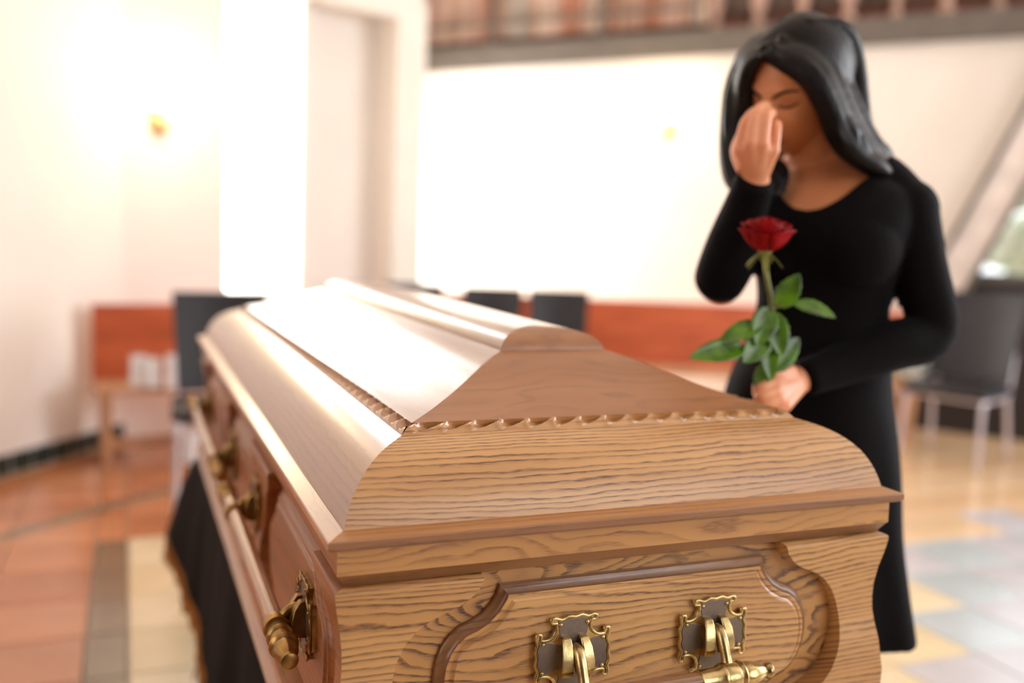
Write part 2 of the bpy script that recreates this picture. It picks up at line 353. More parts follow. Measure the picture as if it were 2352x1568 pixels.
# balcony: fascia beam, rail, slats and turned balusters
ZB = 2.65
struct('balcony_floor', join(polyC([(-.42, ZB + .02), (SM, ZB + .02), (SM, ZB + .14), (-.42, ZB + .14)], -1.3, .02), polyC([(-.42, ZB - .04), (SM, ZB - .02), (SM, ZB + .15), (-.42, ZB + .15)], .02, .07)), STEEL, label='grey steel edge of the balcony above the back wall', cat='balcony')
struct('wall_gallery', polyC([(-1.7, ZB - .1), (SM, ZB - .1), (SM, ZC), (-1.7, ZC)], -1.3, -1.34), plain('gallery_brown', (120, 88, 72), .7, var=.2, scale=3))
bal = empty('balustrade', (*Cq(2, .0), ZB + .15), 'brown slatted balcony railing with turned balusters at its right end', 'railing')
SLM = [plain('slat_' + a, c, .6, var=.1, scale=5) for a, c in (('tan', (216, 188, 168)), ('rose', (206, 168, 150)), ('umber', (186, 148, 126)), ('russet', (182, 124, 98)), ('grey', (176, 162, 150)))]
s_b = 2.55; s = -.3; i = 0
seq = [0, 0, 0, 1, 0, 0, 1, 1, 2, 4, 4, 2, 0, 1, 3, 1, 0, 3, 2, 1, 3, 1, 2, 0]
while s < s_b:
    wd = .055 + .02 * ((i * 7) % 3) / 2
    m = SLM[seq[int((s + .3) / (s_b + .3) * len(seq)) % len(seq)]] if i % 4 else SLM[(i // 4) % 5]
    part('slat', polyC([(s, ZB + .22), (s + wd, ZB + .22), (s + wd, 3.75), (s, 3.75)], -.06, -.03), m, bal, None)
    s += wd + .012; i += 1
part('rail', join(beam((*Cq(-.3, .03), ZB + .33), (*Cq(s_b, .03), ZB + .33), .03, .03), beam((*Cq(-.3, -.02), 3.78), (*Cq(SM, -.02), 3.78), .08, .06)), STEEL, bal, None)
for s in (-.2, .75, 1.75): part('post', beam((*Cq(s, .03), ZB + .15), (*Cq(s, .03), 3.75), .035, .035, up=(1, 0, 0)), STEEL, bal, None)
BALM = plain('baluster_rose', (186, 150, 132), .55, var=.1); REDB = plain('red_brown_plinth', (92, 46, 30), .5, var=.2)
k = 0; s = s_b + .12
pr = [(0, .05), (.05, .055), (.07, .03), (.12, .035), (.22, .062), (.32, .05), (.42, .028), (.5, .026), (.56, .045), (.6, .03), (.8, .024), (1.0, .04)]
while s < SM - .1:
    part('baluster', lathe([(h * .95, r * (1.1 if k % 2 else .85)) for h, r in pr], 12, (*Cq(s, -.03), ZB + .145)), BALM, bal, 60)
    part('plinth_block', polyC([(s + .05, ZB + .17), (s + .26, ZB + .17), (s + .26, ZB + .23), (s + .05, ZB + .23)], -.08, -.02), REDB, bal, None)
    part('grille_panel', polyC([(s + .06, ZB + .30), (s + .25, ZB + .30), (s + .25, ZB + .95), (s + .06, ZB + .95)], -.10, -.08), plain('grille_dark', (96, 78, 70), .7, var=.3, scale=40) if k == 0 else bpy.data.materials['grille_dark'], bal, None)
    s += .315; k += 1

# floor: grout bed, square tiles, dark strips
flo = struct('floor', box((1.6, 1.6, -.03), (13, 12.5, .06)), GROUT)
def tmat(name, c, r=.25): return plain(name, c, r, var=.05, scale=2.2, coat=.4, coat_r=.12)
TT = [tmat('terracotta_tile', (186, 116, 74)), tmat('terracotta_tile_dark', (174, 104, 64)), tmat('terracotta_tile_pale', (194, 126, 82))]
TC = [tmat('cream_tile', (228, 204, 162)), tmat('cream_tile_pale', (234, 212, 174))]
TB = [tmat('tan_tile', (226, 188, 146)), tmat('tan_tile_pale', (230, 196, 156))]
TG = [tmat('grey_blue_tile', (202, 197, 200)), tmat('grey_green_tile', (190, 198, 200))]
TS = tmat('grey_strip_tile', (124, 102, 76))
tme = {}
def tile(x, y, sx, sy, mats, rz=0, h=.006):
    key = (round(sx, 3), round(sy, 3), mats.name)
    if key not in tme:
        o = obj('tile', box((0, 0, h / 2 + .0005), (sx - .006, sy - .006, h), 0, .0015), mats); tme[key] = o.data
    else: o = bpy.data.objects.new('tile', tme[key]); COL.objects.link(o)
    o.location = (x, y, 0); o.rotation_euler = (0, 0, rz); o.parent = flo; return o
def inside(x, y, poly):
    c = False; n = len(poly)
    for i in range(n):
        a, b = poly[i], poly[i - 1]
        if (a[1] > y) != (b[1] > y) and x < (b[0] - a[0]) * (y - a[1]) / (b[1] - a[1]) + a[0]: c = not c
    return c
GP = [(1.92, 1.45), (2.24, 1.92), (2.68, 1.87), (3.15, 2.32), (3.45, 2.15), (5.2, 1.6), (5.2, -1), (1.5, -1), (1.55, .98), (1.97, 1.22)]
near = []
def seen(x, y):
    q = np.array([x, y, 0]) - CAM; d = q.dot(RZ)
    if d < .3: return False
    u = 1176 + FPX * q.dot(RX) / d; v = 784 + FPX * q.dot(RY) / d
    if not (-60 < u < 2412 and 900 < v < 1660): return False
    return u < 470 or u > 1900
T = .30; cnt = 0; far = []
xs = [(-.57 + T * i + T / 2, T) for i in range(0, 22)] + [(-.628, .116)] + [(-.686 - T * i - T / 2, T) for i in range(0, 9)]
for x, sx in xs:
    for j in range(-4, 22):
        y = .06 + T * j
        if sx < .2 and y < 2.85: m = TS
        elif x > -.6 and x < 1.45 and y - .87 * x < 3.35: m = TC[j % 2]
        elif x > 1.2: m = TG[(j + int(x * 3)) % 2] if inside(x, y, GP) else (TC[j % 2] if y < 1.7 and x < 2.3 else TB[(j + int(x * 7)) % 2])
        else: m = TT[(j * 5 + int(abs(x) * 11)) % 3]
        if seen(x, y) and cnt < 290: tile(x, y, sx, T, m); cnt += 1
        else: far.append((x, y, sx, m))
for mi, m in enumerate({q[3].name: q[3] for q in far}.values()):
    vf = join(*[box((x, y, .0035), (sx - .006, T - .006, .006)) for x, y, sx, mm in far if mm is m])
    o = obj('tile_field', vf, m); o.parent = flo; o['kind'] = 'stuff'
for k in range(10):                                  # oblique dark strip laid over the joints
    a = math.radians(41); t0 = -.9 + .2 * k; tile(-.715 + math.cos(a) * t0, 3.31 + math.sin(a) * t0, .19, .09, TS, a, .009)
# green glazed skirting tiles
bl = struct('baseboard_left', wallseg(A0 + (A1 - A0) * .02, A1, 0, .012, .03, -1), GROUT)
dA = (A1 - A0) / np.linalg.norm(A1 - A0); nA = np.array([dA[1], -dA[0]]); LA = np.linalg.norm(A1 - A0)
sk = None
for k in range(15):
    q = A1 - dA * (.075 + .135 * k) + nA * .006
    if sk is None: o = obj('skirting_tile', box((0, 0, .055), (.122, .012, .095), 0, .003), GREEN_T); sk = o.data
    else: o = bpy.data.objects.new('skirting_tile', sk); COL.objects.link(o)
    o.location = (*q, .008); o.rotation_euler = (0, 0, math.atan2(dA[1], dA[0])); o.parent = bl
# ================================================================== THE CASKET
WD, LN = .76, 1.91; ZR = .9030; HW = WD / 2
cas = empty('casket', (0, LN / 2, .565), 'varnished oak casket with brass bar handles on a black drape', 'casket')
SIDES = ('end', 'left', 'far', 'right')
def lid_side(prof, k, n=1):
    """boards of one side of the mitred lid: prof = [(inset, z)...]"""
    V = []; F = []
    for d, z in prof:
        a = [(-HW + d, d), (HW - d, d), (HW - d, LN - d), (-HW + d, LN - d)]
        p, q = {0: (a[0], a[1]), 1: (a[3], a[0]), 2: (a[2], a[3]), 3: (a[1], a[2])}[k]
        for t in np.linspace(0, 1, n + 1): V.append((p[0] + (q[0] - p[0]) * t, p[1] + (q[1] - p[1]) * t, z))
    for i in range(len(prof) - 1):
        for t in range(n): F.append((i * (n + 1) + t, i * (n + 1) + t + 1, (i + 1) * (n + 1) + t + 1, (i + 1) * (n + 1) + t))
    return V, F
def sm(prof, n=5):
    c = catmull([(a, b, 0) for a, b in prof], n); return [(x, z) for x, z, _ in c]
def lid(name, prof, mx, my, smooth=50):
    for k in range(4): part(name, lid_side(prof, k), mx if k % 2 == 0 else my, cas, smooth)
z0 = ZR
lid('rim_board', [(.030, z0 - .0120), (.006, z0 - .0120), (.0028, z0 - .0105), (.0028, z0 - .0095), (.0, z0 - .0080), (.0, z0 - .0012), (.0008, z0 - .0002), (.0014, z0 + .0001)], W_DARK, W_DARKY, 25)
lid('rim_ledge', [(.0013, z0 + .0001), (.0195, z0 + .0060), (.0215, z0 + .0052)], W_LEDGE, W_DARKY, 25)
fl = sm([(.0205, z0 + .0055), (.0245, z0 + .019), (.0315, z0 + .036), (.0430, z0 + .0535), (.0600, z0 + .0685), (.0810, z0 + .0790), (.1035, z0 + .0855)])
lid('flare_board', fl, W_ENDX, W_SIDEY, 60)
lid('slope_board', sm([(.1195, z0 + .0965), (.140, z0 + .1010), (.165, z0 + .1080), (.200, z0 + .1200), (.235, z0 + .1345), (.262, z0 + .1460), (.300, z0 + .158), (.305, z0 + .159)]), W_SLOPX, W_SLOPY, 60)
cr = sm([(.298, z0 + .1565), (.300, z0 + .163), (.306, z0 + .171), (.318, z0 + .1785), (.336, z0 + .1835), (.355, z0 + .1855), (.38, z0 + .186)])
lid('crown_board', cr, W_SLOPX, W_SLOPY, 60)
# carved running moulding between flare and slope
def carved(k):
    d0, d1, za, zb = .1035, .1200, z0 + .0853, z0 + .0967
    a = [(-HW, 0), (HW, 0), (HW, LN), (-HW, LN)]; p, q, sx = {0: (a[0], a[1], 1), 1: (a[3], a[0], 1), 2: (a[2], a[3], 1), 3: (a[1], a[2], 1)}[k]
    p = np.array(p, float); q = np.array(q, float); D = (q - p); Lg = np.linalg.norm(D); D /= Lg; nin = np.array([-D[1], D[0]])
    nw = int(round((Lg - 2 * .11) / .0365)); m = 12; nu = nw * m; nv = 9; V = []; F = []
    for j in range(nv + 1):
        t = j / nv
        for i in range(nu + 1):
            ph = i / m
            d = d0 + (d1 - d0) * t; l0 = d; l1 = Lg - d; u = l0 + (l1 - l0) * i / nu
            c = (ph - .35 * (t - .5)) % 1.0                      # slanted scoops
            dx = (c - .55) / .43; dy = (t - .92) / .66; r = math.sqrt(dx * dx + dy * dy)
            sc = max(0, 1 - r) ** .6 if r < 1 else 0
            rid = math.exp(-((r - 1.08) / .13) ** 2) * (.5 + .5 * math.sin(c * 2 * PI))
            h = .0022 * math.sin(PI * min(1, t * 1.15)) - .0085 * sc + .0026 * rid * (t > .1)
            if t == 0 or t == 1: h = 0
            z = za + (zb - za) * t
            nn = np.array([nin[0] * -.57, nin[1] * -.57]) * h
            pt = p + D * u + nin * d + nn; V.append((pt[0], pt[1], z + h * .82))
    for j in range(nv):
        for i in range(nu): F.append((j * (nu + 1) + i, j * (nu + 1) + i + 1, (j + 1) * (nu + 1) + i + 1, (j + 1) * (nu + 1) + i))
    return V, F
for k in range(4): part('carved_moulding', carved(k), W_CARVE if k % 2 == 0 else W_CARVEY, cas, 50)
# band under the rim with its bevelled lower edge
lid('band_board', [(.030, z0 - .0115), (.0135, z0 - .0118), (.0125, z0 - .0130), (.0122, z0 - .040), (.0127, z0 - .0415)], W_ENDB, W_BSIDE, 25)
lid('bevel_strip', [(.0125, z0 - .0412), (.0140, z0 - .0428), (.0225, z0 - .0560), (.036, z0 - .0575)], W_MOULD, W_BSIDE, 25)
# body
PRF = np.array([(.590, .006), (.62, .0075), (.66, .007), (.70, .012), (.735, .0195), (.768, .0215), (.80, .0175), (.825, .0125), (.8405, .0105), (.8440, .0112), (.8455, .0135), (.846, .022)])
ins = lambda z: float(np.interp(z, PRF[:, 0], PRF[:, 1]))
ZM = .7235; FD = .0375
def toend(u, v, d): return (u, d, v)                  # d measured inwards from the end plane
def tofar(u, v, d): return (-u, LN - d, v)
def toleft(yc): return lambda u, v, d: (-HW + d, yc - u, v)
def toright(yc): return lambda u, v, d: (HW - d, yc + u, v)
for nm, f in (('end', toend), ('far', tofar)):
    part('back_panel', prism([(-.34, .60), (.34, .60), (.34, .850), (-.34, .850)], f, FD, FD + .012), W_BACKP, cas, None)
for f in (toleft(LN / 2), toright(LN / 2)):
    part('back_panel', prism([(-LN / 2 + .046, .60), (LN / 2 - .046, .60), (LN / 2 - .046, .852), (-LN / 2 + .046, .852)], f, FD, FD + .012), W_BSIDE, cas, None)
SCQ = [(.203, .1225), (.209, .1085), (.219, .0975), (.233, .0885), (.249, .0825), (.262, .0765), (.276, .0665), (.289, .0525), (.298, .0345), (.3030, .0165), (.3045, 0)]
SCZ = [q[1] for q in SCQ][::-1]; SCX = [q[0] for q in SCQ][::-1]
scal = lambda z: float(np.interp(abs(z - ZM), SCZ, SCX))
ZROW = sorted(set([.601, .608, .62, .64, .66, .68, .70] + [ZM + s_ * q[1] for q in SCQ for s_ in (-1, 1)] + [.8405, .8440, .8455]))
def post(mapf, a, b, endface):
    """board between outer edge a(z) and inner edge b(z), its face following the bellied profile, with a thickness"""
    V = []; F = []; ns = 3; n = len(ZROW)
    for z in ZROW:
        xa, xb = a(z), b(z)
        for t in range(ns + 1): V.append(mapf(xa + (xb - xa) * t / ns, z, ins(z)))
        V.append(mapf(xb, z, FD + .002)); V.append(mapf(xa + ((FD + .002 - ins(z)) * (1 if xb > xa else -1) if endface else 0), z, FD + .002))
    w = ns + 3
    for i in range(n - 1):
        for t in range(w): F.append((i * w + t, i * w + (t + 1) % w, (i + 1) * w + (t + 1) % w, (i + 1) * w + t))
    F.append(tuple(range(w))); F.append(tuple(range((n - 1) * w, n * w)))
    return V, F
for f in (toend, tofar):
    part('corner_board', post(f, lambda z: -(HW - ins(z)), lambda z: -scal(z), True), W_ENDX, cas, 30)
    part('corner_board', post(f, lambda z: HW - ins(z), lambda z: scal(z), True), W_ENDX, cas, 30)
PQ = [(.180, .1035), (.183, .0925), (.190, .0815), (.200, .0715), (.212, .0645), (.226, .0595), (.238, .0500), (.2475, .0370), (.254, .0200), (.2565, 0)]
def cart(sx=1., cx=.003, hx=.2565):
    q = [(hx - (.2565 - x), y) for x, y in PQ]
    r = [(x, ZM + y) for x, y in q]                                    # top right to middle right
    r = r[::-1] + [(-x, y) for x, y in r]                              # middle right -> top right -> top left -> middle left
    low = [(x, 2 * ZM - y) for x, y in r[::-1]][1:-1]
    return [(cx + x, y) for x, y in r + low]
def raised(mapf, hx, m1, m2, cx=.003):
    pl = cart(1, cx, hx)
    def strip(pr):
        v, f = rings(pl, pr, mapf); n = len(pl); return v, [q for q in f if len(q) == 4]
    part('panel_moulding', strip([(0, FD + .001), (0, .0325), (.0012, .0310), (.0040, .0300), (.0075, .0278), (.0098, .0245), (.0102, .0235)]), m2, cas, 28, label='darker carved outer moulding')
    part('raised_panel', rings(pl, [(.0102, .0236), (.0108, .0231), (.0142, .0229), (.0148, .0234), (.0165, .0238), (.0188, .0222), (.0198, .0200), (.0204, .0195), (.0215, .0194)], mapf), m1, cas, 28)
raised(toend, .2565, W_ENDF, W_MOULD); raised(tofar, .2565, W_ENDF, W_MOULD)
BAY = (.335, .955, 1.575)
for fy in (toleft, toright):
    for yc in BAY: raised(fy(yc), .245, W_BSIDE, W_BSIDE, 0.)
    sc2 = lambda z: scal(z) - .016
    sgn = 1 if fy is toleft else -1
    for b0, b1 in ((0, BAY[0]), (BAY[2], LN)):
        if b0 == 0: part('corner_board', post(fy(b1), lambda z: sgn * (b1 - ins(z)), lambda z: sgn * sc2(z), True), W_BSIDE, cas, 30)
        else: part('corner_board', post(fy(b0), lambda z: -sgn * (b1 - b0 - ins(z)), lambda z: -sgn * sc2(z), True), W_BSIDE, cas, 30)
    for m0, m1 in ((BAY[0], BAY[1]), (BAY[1], BAY[2])):
        part('side_post', post(fy(m0), lambda z: -sgn * sc2(z), lambda z: -sgn * (m1 - m0 - sc2(z)), False), W_BSIDE, cas, 30)
lid('base_moulding', [(.05, .565), (-.002, .565), (-.006, .570), (-.006, .578), (-.002, .584), (.004, .590), (.0055, .600), (.04, .604)], W_DARK, W_DARKY, 30)
part('bottom_board', box((0, LN / 2, .572), (WD - .08, LN - .08, .013)), W_SIDEY, cas, None)

# bar handles
def plate_outline(s=1.):
    q = [(-.0275, .0405), (-.0290, .0450), (-.0235, .0468), (-.0150, .0440), (-.0070, .0475), (.002, .0462), (.0100, .0482), (.0180, .0452), (.0250, .0472), (.0300, .0445), (.0278, .0405)]
    arc = [(.0355 + .0140 * math.cos(math.radians(a)), .0355 + .0140 * math.sin(math.radians(a))) for a in (157, 174, 191, 208, 225, 242, 259, 276, 293)]
    one = q[::-1]                                    # counter-clockwise: right horn to left horn
    seq = []
    for r in range(4):
        c, s_ = math.cos(r * PI / 2), math.sin(r * PI / 2)
        lobe = one + [(-x, y) for x, y in arc[::1]]
        seq += [(x * c - y * s_, x * s_ + y * c) for x, y in lobe]
    return [(x * s, y * s) for x, y in seq]
LOBE = [(-.0188, .0325), (-.0200, .0405), (-.0205, .0435), (-.0150, .0415), (-.0070, .0445), (.002, .0435), (.0100, .0452), (.0170, .0428), (.0215, .0440), (.0205, .0405), (.0188, .0325), (.0165, .0230), (.0130, .0140), (-.0130, .0140), (-.0165, .0230)][::-1]
def make_handle(mapf, mounts, ua, ub, vz, surf, label=None, br=BRASS, bard=.046, drop=.0365):
    """mapf(u, v, d): d inwards; surf(z) = inset of the wood the plates sit on"""
    vb = vz - drop; s0 = surf
    out = lambda u, v, h: mapf(u, v, s0 - h)
    n = 40; P0 = np.array(out(ua, vb, bard)); P1 = np.array(out(ub, vb, bard)); ax = P1 - P0; Lb = np.linalg.norm(ax); ax /= Lb
    hb = part('handle_bar', lathe([(h, .0112) for h in np.linspace(0, Lb, 12)], n, P0, ax, lambda i, t: .10 * abs(math.sin(t * 6)) - .05), W_MOULD if br is BRASS else W_DARKY, cas, 60, label=label)
    for sgn, e in ((-1, P0), (1, P1)):
        a = ax * sgn
        prf = [(-.030, .0118), (-.029, .0135), (-.004, .0138), (0, .0165), (.004, .0178), (.008, .0165), (.010, .0140), (.024, .0132), (.030, .0130), (.033, .0168), (.037, .0185), (.041, .0168), (.044, .0135), (.052, .0150), (.062, .0140), (.072, .0112), (.080, .0085), (.083, .0078), (.086, .0100), (.090, .0112), (.094, .0100), (.096, .0050)]
        prf = [(h_ * .78 if h_ > 0 else h_, r_ * .95) for h_, r_ in prf]
        f = part('finial', lathe(prf, 40, e, a, lambda i, t: (.07 * abs(math.sin(t * 4 + i * .35)) if 13 <= i <= 16 else 0)), br, hb, 50)
    for u0 in mounts:
        pl = plate_outline()
        part('mount_plate', rings([(u0 + x, vz + y) for x, y in pl], [(0, s0 + .003), (0, s0 - .0060), (.0006, s0 - .0068), (.0012, s0 - .0068)], mapf), br, hb, 40)
        rim = [out(u0 + x, vz + y, .0072) for x, y in pl]; rim.append(rim[0]); rim.append(rim[1])
        part('plate_rim', tube(rim, .0021, 8, 2, cap=False), br, hb, 180)
        for r in range(4):
            c, s_ = math.cos(r * PI / 2), math.sin(r * PI / 2)
            lb = [(u0 + x * c - y * s_, vz + x * s_ + y * c) for x, y in LOBE]
            part('inlay', rings(lb, [(0, s0 - .0055), (0, s0 - .0074), (.0004, s0 - .0077), (.001, s0 - .0077)], mapf), PEWTER, hb, 30)
            for hx in (-.0172, .0172):
                x, y = hx, .0385; bx = out(u0 + x * c - y * s_, vz + x * s_ + y * c, .0078)
                part('stud', ball(bx, .0026, 8, 6), br, hb, 180)
        # cheeks: two tapering shields, and the lever between them
        for sg in (-1, 1):
            xa, xb = (u0 + sg * .0058, u0 + sg * .0215)
            pf = [(.025, .004), (.024, .015), (.014, .0225), (.000, .0265), (-.012, .0275), (-.020, .0235), (-.022, .012), (-.022, .004)]
            xo = lambda i: [xb - sg * .006, xb - sg * .005, xb - sg * .002, xb, xb, xb - sg * .001, xb - sg * .003, xb - sg * .003][i]
            V = []; F = []; m = len(pf)
            for i, (v_, h) in enumerate(pf): V += [out(xa, vz + v_, h), out(xo(i), vz + v_, h * .93)]
            for i in range(m - 1): F.append((2 * i, 2 * i + 1, 2 * i + 3, 2 * i + 2))
            F.append(tuple(range(0, 2 * m, 2))); F.append(tuple(range(1, 2 * m, 2)))
            o = part('cheek', (V, F), br, hb, 30); md = o.modifiers.new('b', 'BEVEL'); md.width = .0016; md.segments = 2
        lev = [out(u0, vz + .014, .014), out(u0, vz + .010, .0235), out(u0, vz + .010 - (drop + .010) * .26, .0235 + (bard - .0235) * .35), out(u0, vz + .010 - (drop + .010) * .52, .0235 + (bard - .0235) * .62), out(u0, vz + .010 - (drop + .010) * .78, .0235 + (bard - .0235) * .85), out(u0, vz - drop, bard)]
        part('lever', tube(lev, [.0055, .0065, .0070, .0065, .0075, .0115], 14, 4, flat=.95, ax=(np.array(out(1, 0, 0)) - np.array(out(0, 0, 0)))), br, hb, 180)
        c0 = np.array(out(u0, vb, bard))
        part('ring', lathe([(-.011, .0125), (-.010, .0160), (-.006, .0172), (.006, .0172), (.010, .0160), (.011, .0125)], 28, c0, ax), br, hb, 50)
make_handle(lambda u, v, d: toend(u, v, d), (-.0905, .1015), -.086, .088, .7400, .0196)
make_handle(lambda u, v, d: tofar(u, v, d), (-.0905, .1015), -.086, .088, .7400, .0196)
for fy in (toleft, toright):
    sg = -1 if fy is toleft else 1
    for ya, yb, ms in (((.175, .80, (.205, .70)), (1.02, 1.74, (1.08, 1.66))) if sg < 0 else ((.24, .86, (.32, .78)), (1.10, 1.74, (1.18, 1.66)))):
        f = fy(0.); make_handle(f, [sg * m for m in ms], sg * ya, sg * yb, .7450, .0196, br=BRASSD, bard=.040, drop=.010)

# the black drape under the casket
def drape():
    hx, y0, y1, r = .345, .02, LN - .02, .06; pts = []
    n = 46
    per = [(-hx, y1), (-hx, y0), (hx, y0), (hx, y1)]
    for i in range(4):
        a = np.array(per[i]); b = np.array(per[(i + 1) % 4]); m = 150 if i % 2 == 0 else 60
        for t in np.arange(m) / m: pts.append((a + (b - a) * t, i, t))
    zs = [.5645, .560, .545, .50, .44, .38, .32, .25, .18, .11, .05]
    V = []; N_ = len(pts)
    for j, z in enumerate(zs):
        g_ = j / (len(zs) - 1)
        for k, (p, side, t) in enumerate(pts):
            c = np.array([0, LN / 2]); d = np.array({0: (-1, 0), 1: (0, -1), 2: (1, 0), 3: (0, 1)}[side], float)
            e = min(t, 1 - t); wgt = max(0, 1 - e / .10)
            if wgt > 0:
                nb = {0: (1 if t > .5 else 3), 1: (2 if t > .5 else 0), 2: (3 if t > .5 else 1), 3: (0 if t > .5 else 2)}[side]
                d2 = np.array({0: (-1, 0), 1: (0, -1), 2: (1, 0), 3: (0, 1)}[nb], float); d = d + d2 * wgt * .9
            s_ = k * .045
            fold = .022 * math.sin(s_ * 2.6 + .6 * math.sin(s_ * 1.7)) + .006 * math.sin(s_ * 7.3 + 1)
            out_ = .012 + .062 * g_ ** .8 + g_ * fold * .7 + .04 * wgt * g_
            if side == 2: out_ = .008 + .02 * g_
            lift = {0: .26 * max(0, 1 - t / .55) ** 1.0, 3: .26 * max(0, (t - .45) / .55)}.get(side, 0)
            zz = z + lift * max(0., g_ - .2) / .8
            V.append((*(p + d * out_), zz))
    F = []
    for j in range(len(zs) - 1):
        for k in range(N_): F.append((j * N_ + k, j * N_ + (k + 1) % N_, (j + 1) * N_ + (k + 1) % N_, (j + 1) * N_ + k))
    F.append(tuple(range(N_)))
    return V, F, N_, len(zs)
v, f, nn_, nz = drape()
dr = fin(obj('drape', (v, f), CLOTH, None, 60), 'black cloth with gold fringe draped under the casket', 'cloth')
hem = [v[(nz - 1) * nn_ + k] for k in range(nn_)]
fr = []
for k in range(nn_):
    a = np.array(hem[k]); b = np.array(hem[(k + 1) % nn_])
    for t in (0, .33, .66):
        p = a + (b - a) * t; j = rng.normal(0, .003, 2)
        fr.append(tube([p + (0, 0, .004), p + (j[0], j[1], -.025), p + (j[0] * 2, j[1] * 2, -.048)], [.0028, .0035, .0028], 4, 1))
fo = part('fringe', join(*fr), FRINGE, dr, None, label='gold fringe along the hem', kind='stuff')
# ================================================================== SCONCES
def sconce(px, py, D, wallpt, wn_, label, power, nb=2):
    c = P(px, py, D); n = np.array([wn_[0], wn_[1], 0.]); base = np.array([wallpt[0], wallpt[1], c[2] - .17])
    t = empty('wall_sconce', tuple(base + (0, 0, -.05)), label, 'lamp')
    sd = np.array([-n[1], n[0], 0.])
    part('wall_plate', ball(base + n * .01, (.05, .05, .075), 16, 10), BRASS, t, 180)
    for s_ in ((-1, 1) if nb == 2 else (0,)):
        q = base + n * .11 + sd * .085 * s_
        part('arm', tube([base + n * .02, base + n * .08 + sd * .03 * s_ - np.array((0, 0, .03)), q + (0, 0, .0), q + (0, 0, .04)], [.008, .007, .007, .012], 8, 5), BRASS, t, 180)
        part('cup', lathe([(0, .010), (.008, .030), (.016, .034), (.024, .026)], 16, q + (0, 0, .04)), BRASS, t, 60)
        sh = part('lamp_shade', lathe([(0, .026), (.015, .052), (.045, .072), (.085, .072), (.12, .052), (.14, .03)], 20, q + (0, 0, .055)), GLOW, t, 60)
        l = bpy.data.lights.new('bulb_light', 'POINT'); l.energy = power / nb; l.color = (1, .80, .50); l.shadow_soft_size = .07
        o = bpy.data.objects.new('bulb_light', l); COL.objects.link(o); o.location = tuple(q + n * .10 + np.array((0, 0, .14)))
GLOW = N('opal_glass_lit'); GLOW.b.inputs['Base Color'].default_value = (1, .93, .8, 1); GLOW.b.inputs['Emission Color'].default_value = (1, .86, .58, 1); GLOW.b.inputs['Emission Strength'].default_value = 9; GLOW = GLOW.m
sB = .20; wp = Bp(sB); nB = np.array([dB[1], -dB[0]])
sconce(355, 205, 5.15, wp, nB, 'lit twin-globe brass wall lamp left of the tall window', 19, 2)
q = on_C(1540, 240); sconce(1540, 235, 7.0, Cq(q[0], 0), nC, 'lit wall lamp on the back wall beside the woman', 20, 2)

# ================================================================== BENCHES
def bench(a, b, nin, label, ztop=.80, seatd=.36):
    a = np.array(a); b = np.array(b); nin = np.array(nin); L_ = np.linalg.norm(b - a); d = (b - a) / L_
    t = empty('bench', (*(a + b) / 2, 0), label, 'bench')
    mf = lambda u, v, w: (*(a + d * u + nin * w), v)
    part('back_panel', prism([(0, .34), (L_, .34), (L_, ztop), (0, ztop)], mf, 0, .028), REDWOOD, t, None)
    part('seat', prism([(0, .375), (L_, .375), (L_, .41), (0, .41)], mf, .028, seatd), PALEWOOD, t, None)
    n = max(2, int(L_ / 1.1) + 1)
    for k in range(n):
        u = .03 + (L_ - .10) * k / (n - 1)
        V, F = prism([(.02, 0), (.24, 0), (seatd - .02, .375), (.028, .375), (.028, .34), (.0, .34)], lambda w, v, q_: (*(a + d * (u + q_) + nin * w), v), 0, .04)
        part('leg', (V, F), PALEWOOD, t, None)
    part('rail', prism([(.04, .06), (L_ - .04, .06), (L_ - .04, .12), (.04, .12)], mf, .10, .13), PALEWOOD, t, None)
    return t
ba = P(210, 700, 4.85)[:2]; bb = P(690, 700, 5.35)[:2]; dd = (bb - ba) / np.linalg.norm(bb - ba)
bench(ba, bb, (dd[1], -dd[0]), 'red-brown bench under the left wall lamp behind the black chair', .80, .30)
bc = P(930, 690, 6.5)[:2]; bd = P(2100, 705, 6.22)[:2]; d2 = (bd - bc) / np.linalg.norm(bd - bc)
bench(bc, bd, (d2[1], -d2[0]), 'long red-brown bench against the back wall behind the woman', .825, .32)
PAPER = plain('white_paper', (240, 236, 236), .7, var=.02)
for i, (px, py, w, h, r) in enumerate(((318, 856, .075, .15, -.1), (356, 858, .07, .14, .1), (400, 852, .075, .16, -.05))):
    p = P(px, py, 4.72)
    v, f = prism([(-w / 2, 0), (w / 2, 0), (w / 2, h), (-w / 2, h)], lambda u, v_, w_: (u, w_ + v_ * .35, v_), 0, .006)
    v2, f2 = prism([(-w / 2, 0), (w / 2, 0), (w / 2, h), (-w / 2, h)], lambda u, v_, w_: (u, -.004 - w_ + v_ * .22, v_), 0, .006)
    t = fin(obj('folded_card', join((v, f), (v2, f2)), PAPER, None, None, loc=(p[0], p[1], .4105)), ['leftmost of the white folded cards standing on the left bench', 'middle white folded card on the left bench', 'white folded card on the left bench nearest the black chair'][i], 'card', 'folded cards on the left bench')
    t.rotation_euler = (0, 0, r)

